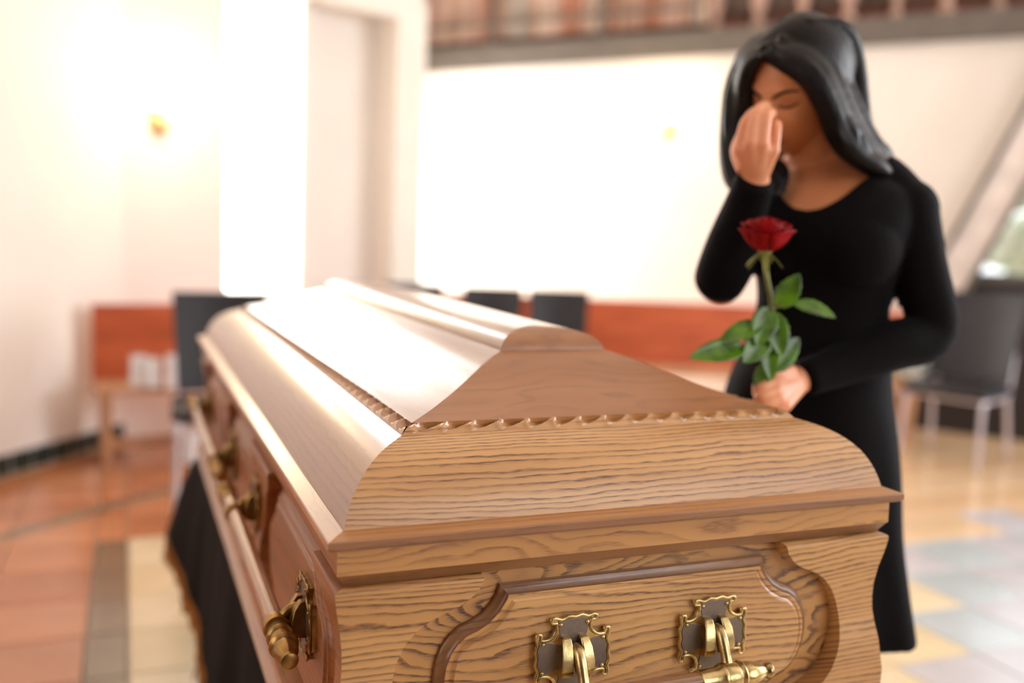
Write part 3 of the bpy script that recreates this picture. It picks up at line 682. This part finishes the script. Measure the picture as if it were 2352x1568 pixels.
# ================================================================== CHAIRS
def make_chair(loc, rz, label, group=None, w=.42, hb=.93):
    t = empty('chair', loc, label, 'chair', group, rz)
    def pt(name, vf, mat, sm_=40):
        o = obj(name, vf, mat, t, sm_); return o
    sh = .45; d = .42                                    # chair faces -y
    V = []; F = []; nu, nv = 8, 8
    for side in (0, 1):
        for j in range(nv + 1):
            for i in range(nu + 1):
                u = (i / nu - .5) * (w * (.88 + .12 * j / nv)); v_ = sh + .02 + (hb - sh - .02) * j / nv
                V.append((u, d / 2 - .02 + .10 * (j / nv) ** 1.2 - .03 * (1 - (2 * i / nu - 1) ** 2) * -1 + side * .022, v_))
    m = (nu + 1) * (nv + 1)
    for j in range(nv):
        for i in range(nu):
            a = j * (nu + 1) + i; F.append((a, a + 1, a + nu + 2, a + nu + 1)); F.append((m + a, m + a + nu + 1, m + a + nu + 2, m + a + 1))
    for i in range(nu): F.append((i, m + i, m + i + 1, i + 1)); a = nv * (nu + 1) + i; F.append((a, a + 1, m + a + 1, m + a))
    for j in range(nv):
        a = j * (nu + 1); F.append((a, a + nu + 1, m + a + nu + 1, m + a)); a += nu; F.append((a, m + a, m + a + nu + 1, a + nu + 1))
    pt('backrest', (V, F), LEATHER)
    pt('seat', box((0, -.01, sh - .015), (w, d, .05), 0, .015), LEATHER)
    for sx in (-1, 1):
        x = sx * (w / 2 - .03)
        pt('leg', tube([(x, -d / 2 + .03, sh - .045), (x * 1.02, -d / 2 + .01, sh - .09), (x * 1.08, -d / 2 - .02, .014)], .0135, 10, 4), CHROME, 180)
        pt('leg', tube([(x, d / 2 - .04, sh - .045), (x * 1.02, d / 2 - .03, sh - .09), (x * 1.08, d / 2 + .03, .014)], .0135, 10, 4), CHROME, 180)
        pt('side_frame', tube([(x, -d / 2 + .02, sh - .055), (x, d / 2 - .03, sh - .055), (x, d / 2 + .00, sh), (x, d / 2 + .035, sh + .20)], .0125, 10, 4), CHROME, 180)
    pt('cross_bar', join(tube([(-w / 2 + .03, -d / 2 + .04, sh - .055), (w / 2 - .03, -d / 2 + .04, sh - .055)], .011, 8, 1), tube([(-w / 2 + .03, d / 2 - .05, sh - .055), (w / 2 - .03, d / 2 - .05, sh - .055)], .011, 8, 1)), CHROME, 180)
    return t
q = P(505, 1000, 4.05); make_chair((q[0] + .02, q[1] + .12, 0), math.radians(-3), 'black chair with chrome legs left of the casket below the tall window', hb=.915, w=.42)
for i, (px, D_) in enumerate(((928, 5.75), (1106, 5.7), (1266, 5.65))):
    q = P(px, 663, D_); make_chair((q[0], q[1] - .15, 0), math.radians((-20, -24, -22)[i]), ['leftmost of the three black chairs behind the casket lid', 'middle one of the three black chairs behind the casket lid', 'rightmost of the three black chairs behind the casket lid'][i], 'black chairs behind the casket', w=.37, hb=.905)
make_chair((3.93, 3.17, 0), math.radians(-68), 'black chair with chrome legs at the right edge under the slanting window', w=.48, hb=.99)
q = P(458, 1030, 4.93)
wb = empty('box', (q[0], q[1], 0), 'white box on the floor under the left bench', 'box')
obj('carton', box((0, 0, .07), (.15, .12, .134), .1, .004), PAPER, wb, None); obj('lid', box((0, 0, .147), (.158, .128, .02), .1, .004), PAPER, wb, None)
# pale bag on the bench end behind the woman
q = P(2082, 868, 6.02)
bg_ = ball((0, 0, .11), (.17, .09, .12), 20, 14); V = [(x * (1 + .12 * math.sin(9 * z * 10)), y, max(.0, z)) for x, y, z in bg_[0]]
bag = empty('bag', (q[0], q[1], .4105), 'pale grey shiny bag on the bench end behind the woman', 'bag')
o = obj('pouch', (V, bg_[1]), plain('silver_fabric', (190, 196, 196), .22, .6, var=.2, scale=20), bag, 180)
o = obj('strap', tube([(-.12, 0, .19), (-.08, .0, .27), (.05, 0, .29), (.12, 0, .19)], .009, 8, 5), plain('strap_grey', (150, 150, 150), .5), bag, 180)
# garden seen through the slanting window
LEAFM = [plain('hedge_' + a, c, .6, var=.2, scale=8) for a, c in (('mid', (222, 234, 196)), ('pale', (236, 240, 214)))]
for i in range(4):
    c = Cq(s_w + .6 + i * 2.3, -4.2 - .9 * (i % 2)); h = empty('bush', (c[0], c[1], 0), ['pale green bush beyond the slanting window, nearest the beam', 'second green bush beyond the slanting window from the beam', 'third green bush beyond the slanting window', 'last green bush beyond the slanting window'][i], 'bush', 'bushes outside')
    blobs = join(*[ball((rng.normal(0, .35), rng.normal(0, .25), abs(rng.normal(.9, .4)) + .12), rng.uniform(.14, .30), 8, 6) for _ in range(40)])
    obj('foliage', blobs, LEAFM[i % 2], h, 180); obj('stem', tube([(0, 0, 0), (.05, 0, .5), (0, .05, 1.0)], [.05, .04, .03], 8, 3), PALEWOOD, h, 180)
gr = struct('ground', box((*Cq(5.5, -4.2), -.08), (7, 7, .05), math.atan2(dC[1], dC[0])), plain('lawn', (120, 150, 84), .9, var=.2))
# ================================================================== THE WOMAN
WB = np.array([0.5914, 0.4312, 0.]); WF = np.array([-.8413, -.5405, 0.]); WL = np.array([.5405, -.8413, 0.])
def wl(f, l, z): return WB + WF * f + WL * l + np.array([0, 0, z])
def skin_mat():
    n = N('skin', .42, spec=.4); o = n.objc(); at = n.new('ShaderNodeAttribute', attribute_name='tint').outputs['Color']
    base = n.ramp(n.noise(o, 14, 3), [(.3, (216, 140, 94)), (.7, (225, 153, 106))])
    n.link(n.mix(1., base, at, 'MULTIPLY'), n.b.inputs['Base Color'])
    n.b.inputs['Subsurface Weight'].default_value = .12; n.b.inputs['Subsurface Radius'].default_value = (.012, .005, .003); n.b.inputs['Subsurface Scale'].default_value = .6
    n.bump(n.noise(o, 420, 2), .12); return n.m
SKIN = skin_mat()
HA, HB_, HR = math.radians(12), math.radians(28), math.radians(-8); HC = np.array([.05, -.062, 1.495])
hx_ = np.array([math.cos(HA) * math.cos(HB_), -math.sin(HA) * math.cos(HB_), -math.sin(HB_)]); la_ = np.array([math.sin(HA), math.cos(HA), 0.]); up_ = np.cross(hx_, la_)
hy_ = la_ * math.cos(HR) + up_ * math.sin(HR); hz_ = -la_ * math.sin(HR) + up_ * math.cos(HR)
def H(x, y, z): q = HC + hx_ * x + hy_ * y + hz_ * z; return wl(*q)
def Hinv(p):
    d = p - WB; q = np.array([d @ WF, d @ WL, d[2]]) - HC; return q @ hx_, q @ hy_, q @ hz_
def face_r(th, ph):
    """head surface: th from the top, ph around (0 = nose)"""
    x, y, z = math.sin(th) * math.cos(ph), math.sin(th) * math.sin(ph), math.cos(th)
    X, Y, Z = x * .094, y * .074, z * .114
    if Z > .05: Z = .05 + (Z - .05) * .90
    if Z < 0:
        k = -Z / .114
        Y *= 1 - .28 * k ** 1.3
        if X < 0: X *= 1 - .45 * k
        else: X *= 1 - .02 * k
        if X > 0: X += .004 * k
    if X < 0: X *= 1.0
    if X > .02:
        g = lambda cy, cz, sy, sz: math.exp(-((Y - cy) / sy) ** 2 - ((Z - cz) / sz) ** 2)
        a = 0.
        a += .020 * g(0, -.030, .010, .012) + .012 * g(0, -.012, .009, .020) + .005 * g(0, .006, .010, .014)
        a += .006 * (g(.012, -.033, .007, .008) + g(-.012, -.033, .007, .008))
        a -= .010 * (g(.030, .010, .015, .012) + g(-.030, .010, .015, .012))
        a += .0055 * (g(.031, .009, .011, .007) + g(-.031, .009, .011, .007))
        a += .0040 * g(.028, .026, .020, .008) + .0040 * g(-.028, .026, .020, .008) - .002 * g(0, .018, .003, .008)
        a += .0060 * g(0, -.0575, .020, .005) + .0065 * g(0, -.0665, .017, .005) - .0030 * g(0, -.0618, .022, .0022)
        a += .0060 * g(0, -.092, .018, .014) - .003 * g(0, -.079, .015, .005)
        a += .0050 * (g(.040, -.022, .018, .018) + g(-.040, -.022, .018, .018))
        X += a
    return X, Y, Z
def head_mesh():
    n, m = 120, 96; V = []; F = []
    for i in range(m + 1):
        for k in range(n): V.append(H(*face_r(PI * i / m, 2 * PI * k / n)))
    for i in range(m):
        for k in range(n): F.append((i * n + k, i * n + (k + 1) % n, (i + 1) * n + (k + 1) % n, (i + 1) * n + k))
    return V, F
def torso(rs, n=48, sup=2.3):
    """rs: (z, cf, cl, a lateral, b depth, twist fold)"""
    r = catmull([list(q[:3]) for q in rs], 5); q = catmull([[a[3], a[4], a[5] if len(a) > 5 else 0] for a in rs], 5); V = []; F = []
    for (z, cf, cl), (a, b, fo) in zip(r, q):
        for k in range(n * 2):
            t = 2 * PI * k / (2 * n); c, s_ = math.cos(t), math.sin(t)
            rr = 1 + fo * (math.sin(t * 9 + 1.3) * .6 + .5 * math.sin(t * 5 + .4))
            V.append(wl(cf + b * rr * abs(c) ** (2 / sup) * (1 if c > 0 else -1), cl + a * rr * abs(s_) ** (2 / sup) * (1 if s_ > 0 else -1), z))
    w = 2 * n
    for i in range(len(r) - 1):
        for k in range(w): F.append((i * w + k, i * w + (k + 1) % w, (i + 1) * w + (k + 1) % w, (i + 1) * w + k))
    F.append(tuple(range(w))); F.append(tuple(range((len(r) - 1) * w, len(r) * w)))
    return V, F
TOR = [(1.00, .0, -.010, .124, .108), (1.06, .0, -.006, .114, .098), (1.12, .0, -.004, .106, .088), (1.18, .005, .0, .116, .095), (1.235, .012, .0, .132, .108), (1.28, .010, .0, .138, .100), (1.315, .0, -.003, .135, .082), (1.345, -.012, -.010, .105, .062), (1.37, -.02, -.018, .065, .050), (1.385, -.02, -.02, .05, .045)]
LSH, LEL, LWR = (-.014, .143, 1.300), (-.052, .172, 1.085), None
sL = wl(-.014, .124, 1.290); eL = wl(*LEL); wrL = P(1838, 872, 1.575); sR = wl(-.045, -.140, 1.310); eR = P(1654, 642, 1.64); wrR = P(1738, 404, 1.51)
mid = lambda a, b, t: a + (b - a) * t
def arm(s_, e, w, R):
    return tube([s_, mid(s_, e, .45), e, mid(e, w, .35), mid(e, w, .8), w], R, 20, 5)
body = [torso([(z, f, l, a * .95, b * .94) for z, f, l, a, b in TOR])]
body.append(torso([(.80, 0, -.014, .125, .10), (.88, 0, -.016, .138, .115), (.95, 0, -.016, .135, .115), (1.02, 0, -.008, .120, .10)]))
body.append(head_mesh())
body.append(tube([wl(-.030, -.028, 1.30), wl(-.028, -.032, 1.36), wl(-.008, -.045, 1.42), wl(.02, -.05, 1.47)], [.064, .056, .054, .056], 24, 5))
body.append(tube([wl(-.03, -.03, 1.375), wl(-.025, .06, 1.352), sL], [.040, .040, .042], 16, 5)); body.append(tube([wl(-.03, -.03, 1.375), wl(-.03, -.08, 1.355), sR], [.040, .038, .042], 16, 5))
body.append(arm(sL, eL, wrL, [.042, .038, .033, .035, .026, .0225])); body.append(arm(sR, eR, wrR, [.042, .038, .033, .035, .026, .0225]))
for s_ in (-1, 1):
    body.append(tube([wl(0, s_ * .062 - .014, .90), wl(.01, s_ * .066 - .010, .70), wl(.012, s_ * .074 - .004, .50), wl(-.012, s_ * .078, .36), wl(-.01, s_ * .078, .10), wl(.0, s_ * .078, .06)], [.066, .060, .048, .052, .032, .034], 20, 5))
    body.append(tube([wl(-.035, s_ * .078, .05), wl(.04, s_ * .080, .045), wl(.13, s_ * .084, .032), wl(.17, s_ * .084, .028)], [.030, .032, .026, .014], 16, 5))
    body.append(ball(H(-.005, s_ * .071, -.008), (.012, .012, .026), 12, 8))
def hand(mc, fingers, thumb, wrist):
    o = []
    for q in mc: o.append(tube([wrist, mid(wrist, q, .55), q], [.020, .0145, .0105], 14, 4))
    for q, fs in zip(mc, fingers):
        o.append(tube([q] + fs, [.0100, .0088, .0080, .0066][:len(fs) + 1], 12, 4))
        o.append(ball(q, .0108, 10, 8)); o.append(ball(fs[0], .0092, 10, 8))
    o.append(tube(thumb, [.0150, .0125, .0100, .0088][:len(thumb)], 12, 4))
    o.append(tube([mid(mc[0], mc[1], .5), mid(wrist, mid(mc[1], mc[2], .5), .4)], [.011, .015], 12, 1)); o.append(tube([mid(mc[2], mc[3], .5), mid(wrist, mid(mc[1], mc[2], .5), .4)], [.010, .015], 12, 1))
    return join(*o)
mcR = [P(1700, 343, 1.475), P(1725, 327, 1.455), P(1752, 330, 1.455), P(1776, 346, 1.47)]
fgR = [[P(1710, 286, 1.478), P(1734, 255, 1.515), P(1754, 252, 1.550)], [P(1736, 264, 1.462), P(1753, 243, 1.50), P(1766, 246, 1.54)],
       [P(1761, 269, 1.458), P(1771, 259, 1.495), P(1776, 264, 1.53)], [P(1782, 297, 1.470), P(1784, 286, 1.500), P(1783, 292, 1.525)]]
body.append(hand(mcR, fgR, [P(1712, 388, 1.50), P(1695, 345, 1.515), P(1712, 300, 1.54), P(1745, 266, 1.562)], wrR))
mcL = [P(1778, 878, 1.505), P(1781, 899, 1.495), P(1790, 917, 1.500), P(1803, 933, 1.512)]
fgL = [[P(1748, 889, 1.490), P(1739, 902, 1.512), P(1756, 906, 1.530)], [P(1750, 910, 1.485), P(1743, 921, 1.508), P(1760, 924, 1.528)],
       [P(1760, 929, 1.492), P(1754, 938, 1.512), P(1770, 940, 1.530)], [P(1776, 944, 1.505), P(1772, 951, 1.522), P(1786, 952, 1.538)]]
body.append(hand(mcL, fgL, [P(1815, 854, 1.548), P(1784, 858, 1.522), P(1756, 874, 1.508), P(1736, 892, 1.502)], wrL))
woman = empty('person', tuple(WB), 'long-haired woman in a black dress, hand at her eyes, holding a rose', 'person')
bo = fuse('body', join(*body), .0030, SKIN, None, 2, .5); put(bo, woman)
# natural colouring of the skin: lips, closed lids, knuckles
me = bo.data; ca = me.color_attributes.new('tint', 'FLOAT_COLOR', 'POINT'); co = np.zeros(len(me.vertices) * 3); me.vertices.foreach_get('co', co); co = co.reshape(-1, 3)
d = co - WB; q = np.stack([d @ WF, d @ WL, d[:, 2]], 1) - HC; hx, hy, hz = q @ hx_, q @ hy_, q @ hz_
tint = np.ones((len(co), 4)); fr_ = hx > .03
def blend(mask, c):
    for i in range(3): tint[:, i] *= 1 - mask * (1 - c[i])
lip = fr_ * (np.exp(-(hy / .021) ** 4 - ((hz + .062) / .0085) ** 4)); blend(lip, (.80, .48, .48))
for s_ in (-1, 1): blend(fr_ * np.exp(-((hy - s_ * .031) / .016) ** 2 - ((hz - .007) / .007) ** 2), (.72, .58, .55))
handpts = np.array(mcR + [f[0] for f in fgR] + mcL)
for p_ in handpts: blend(np.exp(-(np.linalg.norm(co - p_, axis=1) / .012) ** 2) * .5, (1., .82, .80))
wrists = np.minimum(np.linalg.norm(co - mid(wrR, mcR[1], .7), axis=1), np.linalg.norm(co - mid(wrL, mcL[1], .6), axis=1)); blend(np.exp(-(wrists / .085) ** 4), (1.14, 1.22, 1.5))
ca.data.foreach_set('color', np.clip(tint, 0, 1.6).ravel())
DARKHAIR = N('black_hair', .42, spec=.22); _o = DARKHAIR.objc(); _m = DARKHAIR.new('ShaderNodeMapping'); _m.inputs['Scale'].default_value = (260, 260, 10); DARKHAIR.link(_o, _m.inputs[0])
_n = DARKHAIR.noise(_m.outputs[0], 1., 2.); DARKHAIR.link(DARKHAIR.ramp(_n, [(.3, (7, 4, 5)), (.7, (20, 12, 12))]), DARKHAIR.b.inputs['Base Color']); DARKHAIR.bump(_n, .5, .002); DARKHAIR = DARKHAIR.m
for s_ in (-1, 1):                                          # brows drawn down, lashes of the shut eyes
    def onface(y, z, o_=.0012):
        best = face_r(PI / 2 - math.asin(max(-1, min(1, z / .114))), math.asin(max(-1, min(1, y / (.074 * math.sqrt(max(.05, 1 - (z / .114) ** 2)))))))
        return H(best[0] + o_, best[1], best[2])
    br_ = tube([onface(s_ * y, z) for y, z in ((.010, .017), (.020, .024), (.034, .028), (.048, .024))], [.0018, .0026, .0022, .0010], 8, 4); o = obj('eyebrow', br_, DARKHAIR, None, 180); put(o, woman)
    la = tube([onface(s_ * y, z) for y, z in ((.017, .004), (.026, .000), (.036, .000), (.047, .005))], [.0010, .0017, .0017, .0010], 6, 4); o = obj('eyelashes', la, DARKHAIR, None, 180); put(o, woman)

# dress
dn = N('black_knit', .8, spec=.10); _o = dn.objc(); dn.link(dn.ramp(dn.noise(_o, 9, 3), [(.3, (7, 4, 5)), (.7, (13, 9, 11))]), dn.b.inputs['Base Color'])
_v = dn.new('ShaderNodeTexVoronoi'); _v.inputs['Scale'].default_value = 260; dn.link(_o, _v.inputs['Vector']); dn.bump(_v.outputs['Distance'], .6, .0015)
dn.b.inputs['Sheen Weight'].default_value = .03; dn.b.inputs['Sheen Roughness'].default_value = .45; dn.b.inputs['Sheen Tint'].default_value = (.75, .78, 1, 1); KNIT = dn.m
DT = [(z, f, l, a * 1.03 + .003, b * 1.02 + .003, 0) for z, f, l, a, b in TOR if z < 1.33] + [(1.345, -.012, -.010, .112, .070, 0), (1.362, -.02, -.016, .090, .062, 0)]
SK = [(.540, .0, .0, .196, .156, .050), (.57, 0, .0, .190, .152, .048), (.63, .0, -.004, .182, .148, .040), (.72, .0, -.010, .172, .146, .030), (.82, .0, -.012, .164, .140, .022), (.90, .0, -.016, .155, .134, .010), (.96, .002, -.018, .145, .128, .003), (1.01, .0, -.014, .134, .117, 0), (1.06, .0, -.008, .122, .104, 0)]
dress = [torso(SK, 64, 2.1), torso(DT)]
dress.append(tube([wl(-.03, -.03, 1.35), wl(-.025, .06, 1.348), sL], [.040, .045, .048], 16, 5)); dress.append(tube([wl(-.03, -.03, 1.35), wl(-.03, -.08, 1.348), sR], [.040, .043, .048], 16, 5))
dress.append(arm(sL, eL, mid(eL, wrL, .97), [.050, .046, .042, .043, .033, .0305])); dress.append(arm(sR, eR, mid(eR, wrR, .95), [.050, .047, .043, .043, .034, .0320]))
dress.append(ball(wl(.048, .058, 1.225), .078, 24, 16)); dress.append(ball(wl(.048, -.058, 1.225), .078, 24, 16)); dress.append(ball(sL, .052, 20, 14)); dress.append(ball(wl(-.02, .085, 1.318), .043, 20, 14)); dress.append(ball(sR, .053, 20, 14))
do = fuse('dress', join(*dress), .0042, KNIT, None, 10, .5)
bm = bmesh.new(); bm.from_mesh(do.data); kill = []
for v in bm.verts:
    d = np.array(v.co) - WB; f_, l_, z_ = d @ WF, d @ WL, d[2]
    if f_ < .15 and abs(l_ + .006) < .094:
        zc = 1.283 + .080 * (abs(l_ + .006) / .088) ** 2.2 if f_ > -.02 else 1.352
        if z_ > zc: kill.append(v)
bmesh.ops.delete(bm, geom=kill, context='VERTS')
for _ in range(14):
    mv = []
    for v in bm.verts:
        es = [e for e in v.link_edges if e.is_boundary]
        if len(es) == 2: mv.append((v, (es[0].other_vert(v).co + es[1].other_vert(v).co) / 2))
    for v, c_ in mv: v.co = v.co.lerp(c_, .5)
bm.to_mesh(do.data); bm.free()
m_ = do.modifiers.new('t', 'SOLIDIFY'); m_.thickness = .003; m_.offset = 0; put(do, woman)
TIGHT = plain('dark_tights', (24, 24, 34), .6, sheen=.3); SHOE = plain('black_shoe', (14, 13, 15), .25)
tv = join(*[tube([wl(.01, s_ * .078, .60), wl(.012, s_ * .078, .50), wl(-.012, s_ * .078, .36), wl(-.01, s_ * .078, .10), wl(.0, s_ * .078, .07)], [.064, .053, .055, .035, .036], 20, 5) for s_ in (-1, 1)])
o = obj('tights', tv, TIGHT, None, 180); put(o, woman)
for s_ in (-1, 1):
    o = obj('shoe', join(tube([wl(-.045, s_ * .078, .055), wl(.04, s_ * .080, .048), wl(.13, s_ * .084, .034), wl(.185, s_ * .084, .026)], [.034, .036, .031, .016], 18, 5, flat=1.), box(tuple(wl(-.035, s_ * .078, .02)), (.05, .05, .04), 0, .004)), SHOE, None, 50); put(o, woman)

# hair: two curtains of locks from a centre parting, and the fall down her back
locks = []
A_in = [(1748, 128, 1.575), (1800, 150, 1.560), (1853, 186, 1.552), (1890, 250, 1.562), (1914, 312, 1.575), (1950, 356, 1.590), (2015, 388, 1.605), (2055, 412, 1.66), (2045, 480, 1.75)]
A_out = [(1838, 66, 1.64), (1885, 80, 1.650), (1926, 140, 1.66), (1958, 228, 1.665), (1996, 305, 1.675), (2032, 362, 1.685), (2048, 415, 1.72), (2035, 500, 1.775), (2020, 570, 1.80)]
B_in = [(1742, 134, 1.580), (1718, 158, 1.595), (1711, 215, 1.632), (1710, 300, 1.665), (1755, 358, 1.665), (1806, 388, 1.640), (1800, 440, 1.620)]
B_out = [(1800, 70, 1.63), (1722, 108, 1.665), (1682, 190, 1.70), (1668, 300, 1.705), (1668, 395, 1.69), (1690, 445, 1.67), (1725, 480, 1.66)]
for (a, b, n_, bul) in ((A_in, A_out, 20, .046), (B_in, B_out, 12, .012)):
    a = np.array(a, float); b = np.array(b, float)
    for i in range(n_):
        w_ = i / (n_ - 1); q = a + (b - a) * w_; q[:, 2] -= bul * math.sin(PI * w_) * np.sin(np.linspace(.35, PI, len(q)))
        q[2:, 0] += rng.normal(0, 3.5); q[2:, 2] += rng.normal(0, .004)
        pts = [P(*k) for k in q]; R_ = np.full(len(pts), .0155) * rng.uniform(.85, 1.15); R_[0] = .006; R_[1] = .012; R_[-1] = .004; R_[-2] = .009
        locks.append(tube(pts, R_, 8, 5))
        if rng.random() < .8:
            pts2 = [p_ + rng.normal(0, .0045, 3) - RZ * .006 for p_ in pts]; locks.append(tube(pts2, np.full(len(pts), .0055), 6, 5))
E_ = []
v_, f_ = ball((0, 0, 0), 1, 40, 30); locks.append(([H(-.024 + .101 * x, .084 * y, .018 + .104 * z) for x, y, z in v_], f_))
for i in range(12):
    y = -.075 + .15 * i / 11
    locks.append(tube([H(-.01, y * .3, .108), H(-.075, y * .7, .076), H(-.100, y * .8, .01), wl(-.062, -.045 + y * 1.0, 1.43), wl(-.095, -.02 + y * 1.2, 1.33), wl(-.110, y * 1.4, 1.22), wl(-.106, y * 1.4, 1.12)], [.014, .018, .019, .018, .018, .016, .006], 8, 5))
ho = fuse('hair', join(*locks), .0036, DARKHAIR, None, 2, .45); put(ho, woman)

# ================================================================== THE ROSE
RC = P(1757, 572, 1.470)
rose = empty('rose', tuple(P(1768, 950, 1.515)), 'long-stemmed red rose with glossy green leaves in the woman\'s hand', 'rose')
rn = N('rose_petal', .6, spec=.15); rn.link(rn.ramp(rn.noise(rn.objc(), 40, 3), [(.3, (120, 1, 6)), (.7, (168, 3, 10))]), rn.b.inputs['Base Color']); PETAL = rn.m
LEAF = plain('rose_leaf', (72, 110, 8), .36, var=.35, scale=30, coat=.35, coat_r=.12); STEM = plain('rose_stem', (104, 104, 44), .5, var=.3, scale=20)
tilt = Matrix.Rotation(math.radians(12), 3, Vector(RX))
def petal(i, n_):
    t = i / (n_ - 1); a0 = i * 2.39996; V = []; F = []; nu, nv = 8, 8
    Rm = .005 + .031 * t ** .8; ht = .056 - .010 * t; wd = (2.6 - 1.2 * t); curl = .0 + .011 * t
    for side in (0, 1):
        for j in range(nv + 1):
            v = j / nv
            for k in range(nu + 1):
                u = 2 * k / nu - 1; ang = a0 + u * wd * (.25 + .75 * math.sin(min(1, v * 1.3) * PI / 2)) * .5
                r = Rm * (math.sin(min(1., v * 1.25) * PI / 2) ** .7) + curl * max(0, v - .6) ** 1.5 * 3 + side * .0006 + .0015 * math.sin(5 * u + i)
                h = ht * v * (1 - .10 * u * u) - curl * max(0, v - .75) * 1.6
                V.append(tuple(Vector(RC) + tilt @ Vector((r * math.cos(ang), r * math.sin(ang), h - .006))))
    m = (nu + 1) * (nv + 1)
    for j in range(nv):
        for k in range(nu): a = j * (nu + 1) + k; F.append((a, a + 1, a + nu + 2, a + nu + 1)); F.append((m + a, m + a + nu + 1, m + a + nu + 2, m + a + 1))
    for k in range(nu): a = nv * (nu + 1) + k; F.append((a, a + 1, m + a + 1, m + a))
    for j in range(nv):
        a = j * (nu + 1); F.append((a, a + nu + 1, m + a + nu + 1, m + a)); a += nu; F.append((a, m + a, m + a + nu + 1, a + nu + 1))
    return V, F
for i in range(26): part('petal', petal(i, 26), PETAL, rose, 180)
part('calyx', lathe([(-.020, .004), (-.014, .008), (-.006, .010), (.002, .013)], 12, RC, tuple(tilt @ Vector((0, 0, 1)))), STEM, rose, 180)
part('stem', tube([RC - (0, 0, .012), P(1762, 640, 1.474), P(1772, 700, 1.478), P(1766, 780, 1.484), P(1757, 868, 1.508), P(1760, 910, 1.512), P(1768, 950, 1.515)], [.0042, .0040, .0046, .0040, .0038, .0038, .0038], 10, 5), STEM, rose, 180)
def leaf(a, b, w, cup=.25, bend=.15, nrm=None, wave=.0):
    a = np.array(a); b = np.array(b); L_ = np.linalg.norm(b - a); d = (b - a) / L_; nrm = np.array(nrm if nrm is not None else -RZ, float); nrm = nrm - d * nrm.dot(d); nrm /= np.linalg.norm(nrm); s_ = np.cross(d, nrm)
    V = []; F = []; nu, nv = 8, 12
    for side in (0, 1):
        for j in range(nv + 1):
            t = j / nv; ww = w * (math.sin(PI * t ** .8) ** .75 if 0 < t < 1 else 0) * .5 + .0006
            for k in range(nu + 1):
                u = 2 * k / nu - 1; ed = 1 + (.06 if j % 2 else -.02) * (abs(u) == 1)
                V.append(a + d * L_ * t + s_ * ww * u * ed + nrm * (ww * cup * u * u - bend * L_ * (t - .0) ** 2 + wave * math.sin(t * 9) * abs(u)) - nrm * side * .0007)
    m = (nu + 1) * (nv + 1)
    for j in range(nv):
        for k in range(nu): q_ = j * (nu + 1) + k; F.append((q_, q_ + 1, q_ + nu + 2, q_ + nu + 1)); F.append((m + q_, m + q_ + nu + 1, m + q_ + nu + 2, m + q_ + 1))
    for j in range(nv):
        q_ = j * (nu + 1); F.append((q_, q_ + nu + 1, m + q_ + nu + 1, m + q_)); q_ += nu; F.append((q_, m + q_, m + q_ + nu + 1, q_ + nu + 1))
    return V, F
UPV = np.array([0, 0, 1.])
LV = [((1785, 706, 1.478), (1838, 630, 1.46), .036, .2, .10, -RZ), ((1822, 697, 1.474), (1922, 722, 1.455), .032, .3, .10, -RZ + UPV * 1.2), ((1768, 705, 1.478), (1742, 790, 1.455), .042, .2, .1, -RZ),
      ((1772, 715, 1.478), (1798, 815, 1.46), .038, .2, .1, -RZ), ((1752, 745, 1.47), (1650, 778, 1.455), .034, .3, .15, -RZ + UPV), ((1712, 800, 1.468), (1588, 814, 1.44), .038, .3, .10, -RZ + UPV * .6),
      ((1760, 770, 1.478), (1712, 830, 1.455), .040, .2, .1, -RZ), ((1762, 850, 1.49), (1840, 775, 1.50), .040, .2, .1, -RZ), ((1764, 780, 1.48), (1772, 872, 1.47), .030, .3, .05, -RZ), ((1760, 830, 1.49), (1738, 905, 1.49), .026, .3, .05, -RZ)]
for a, b, w_, c_, bd_, n_ in LV: part('leaf', leaf(P(*a), P(*b), w_, c_, bd_, n_), LEAF, rose, 180)
for a, b in (((1770, 705, 1.478), (1822, 697, 1.474)), ((1764, 765, 1.482), (1712, 800, 1.468)), ((1769, 710, 1.478), (1786, 706, 1.478))):
    part('leaf_stalk', tube([P(*a), P(*b)], [.0022, .0016], 6, 2), STEM, rose, 180)
for k in range(5):
    a = k * 2 * PI / 5 + .5; b_ = Vector(RC) + tilt @ Vector((.008 * math.cos(a), .008 * math.sin(a), -.006)); e_ = Vector(RC) + tilt @ Vector((.032 * math.cos(a), .032 * math.sin(a), -.024 - .012 * (k % 2)))
    part('sepal', leaf(tuple(b_), tuple(e_), .009, .2, .1, (0, 0, 1)), STEM, rose, 180)
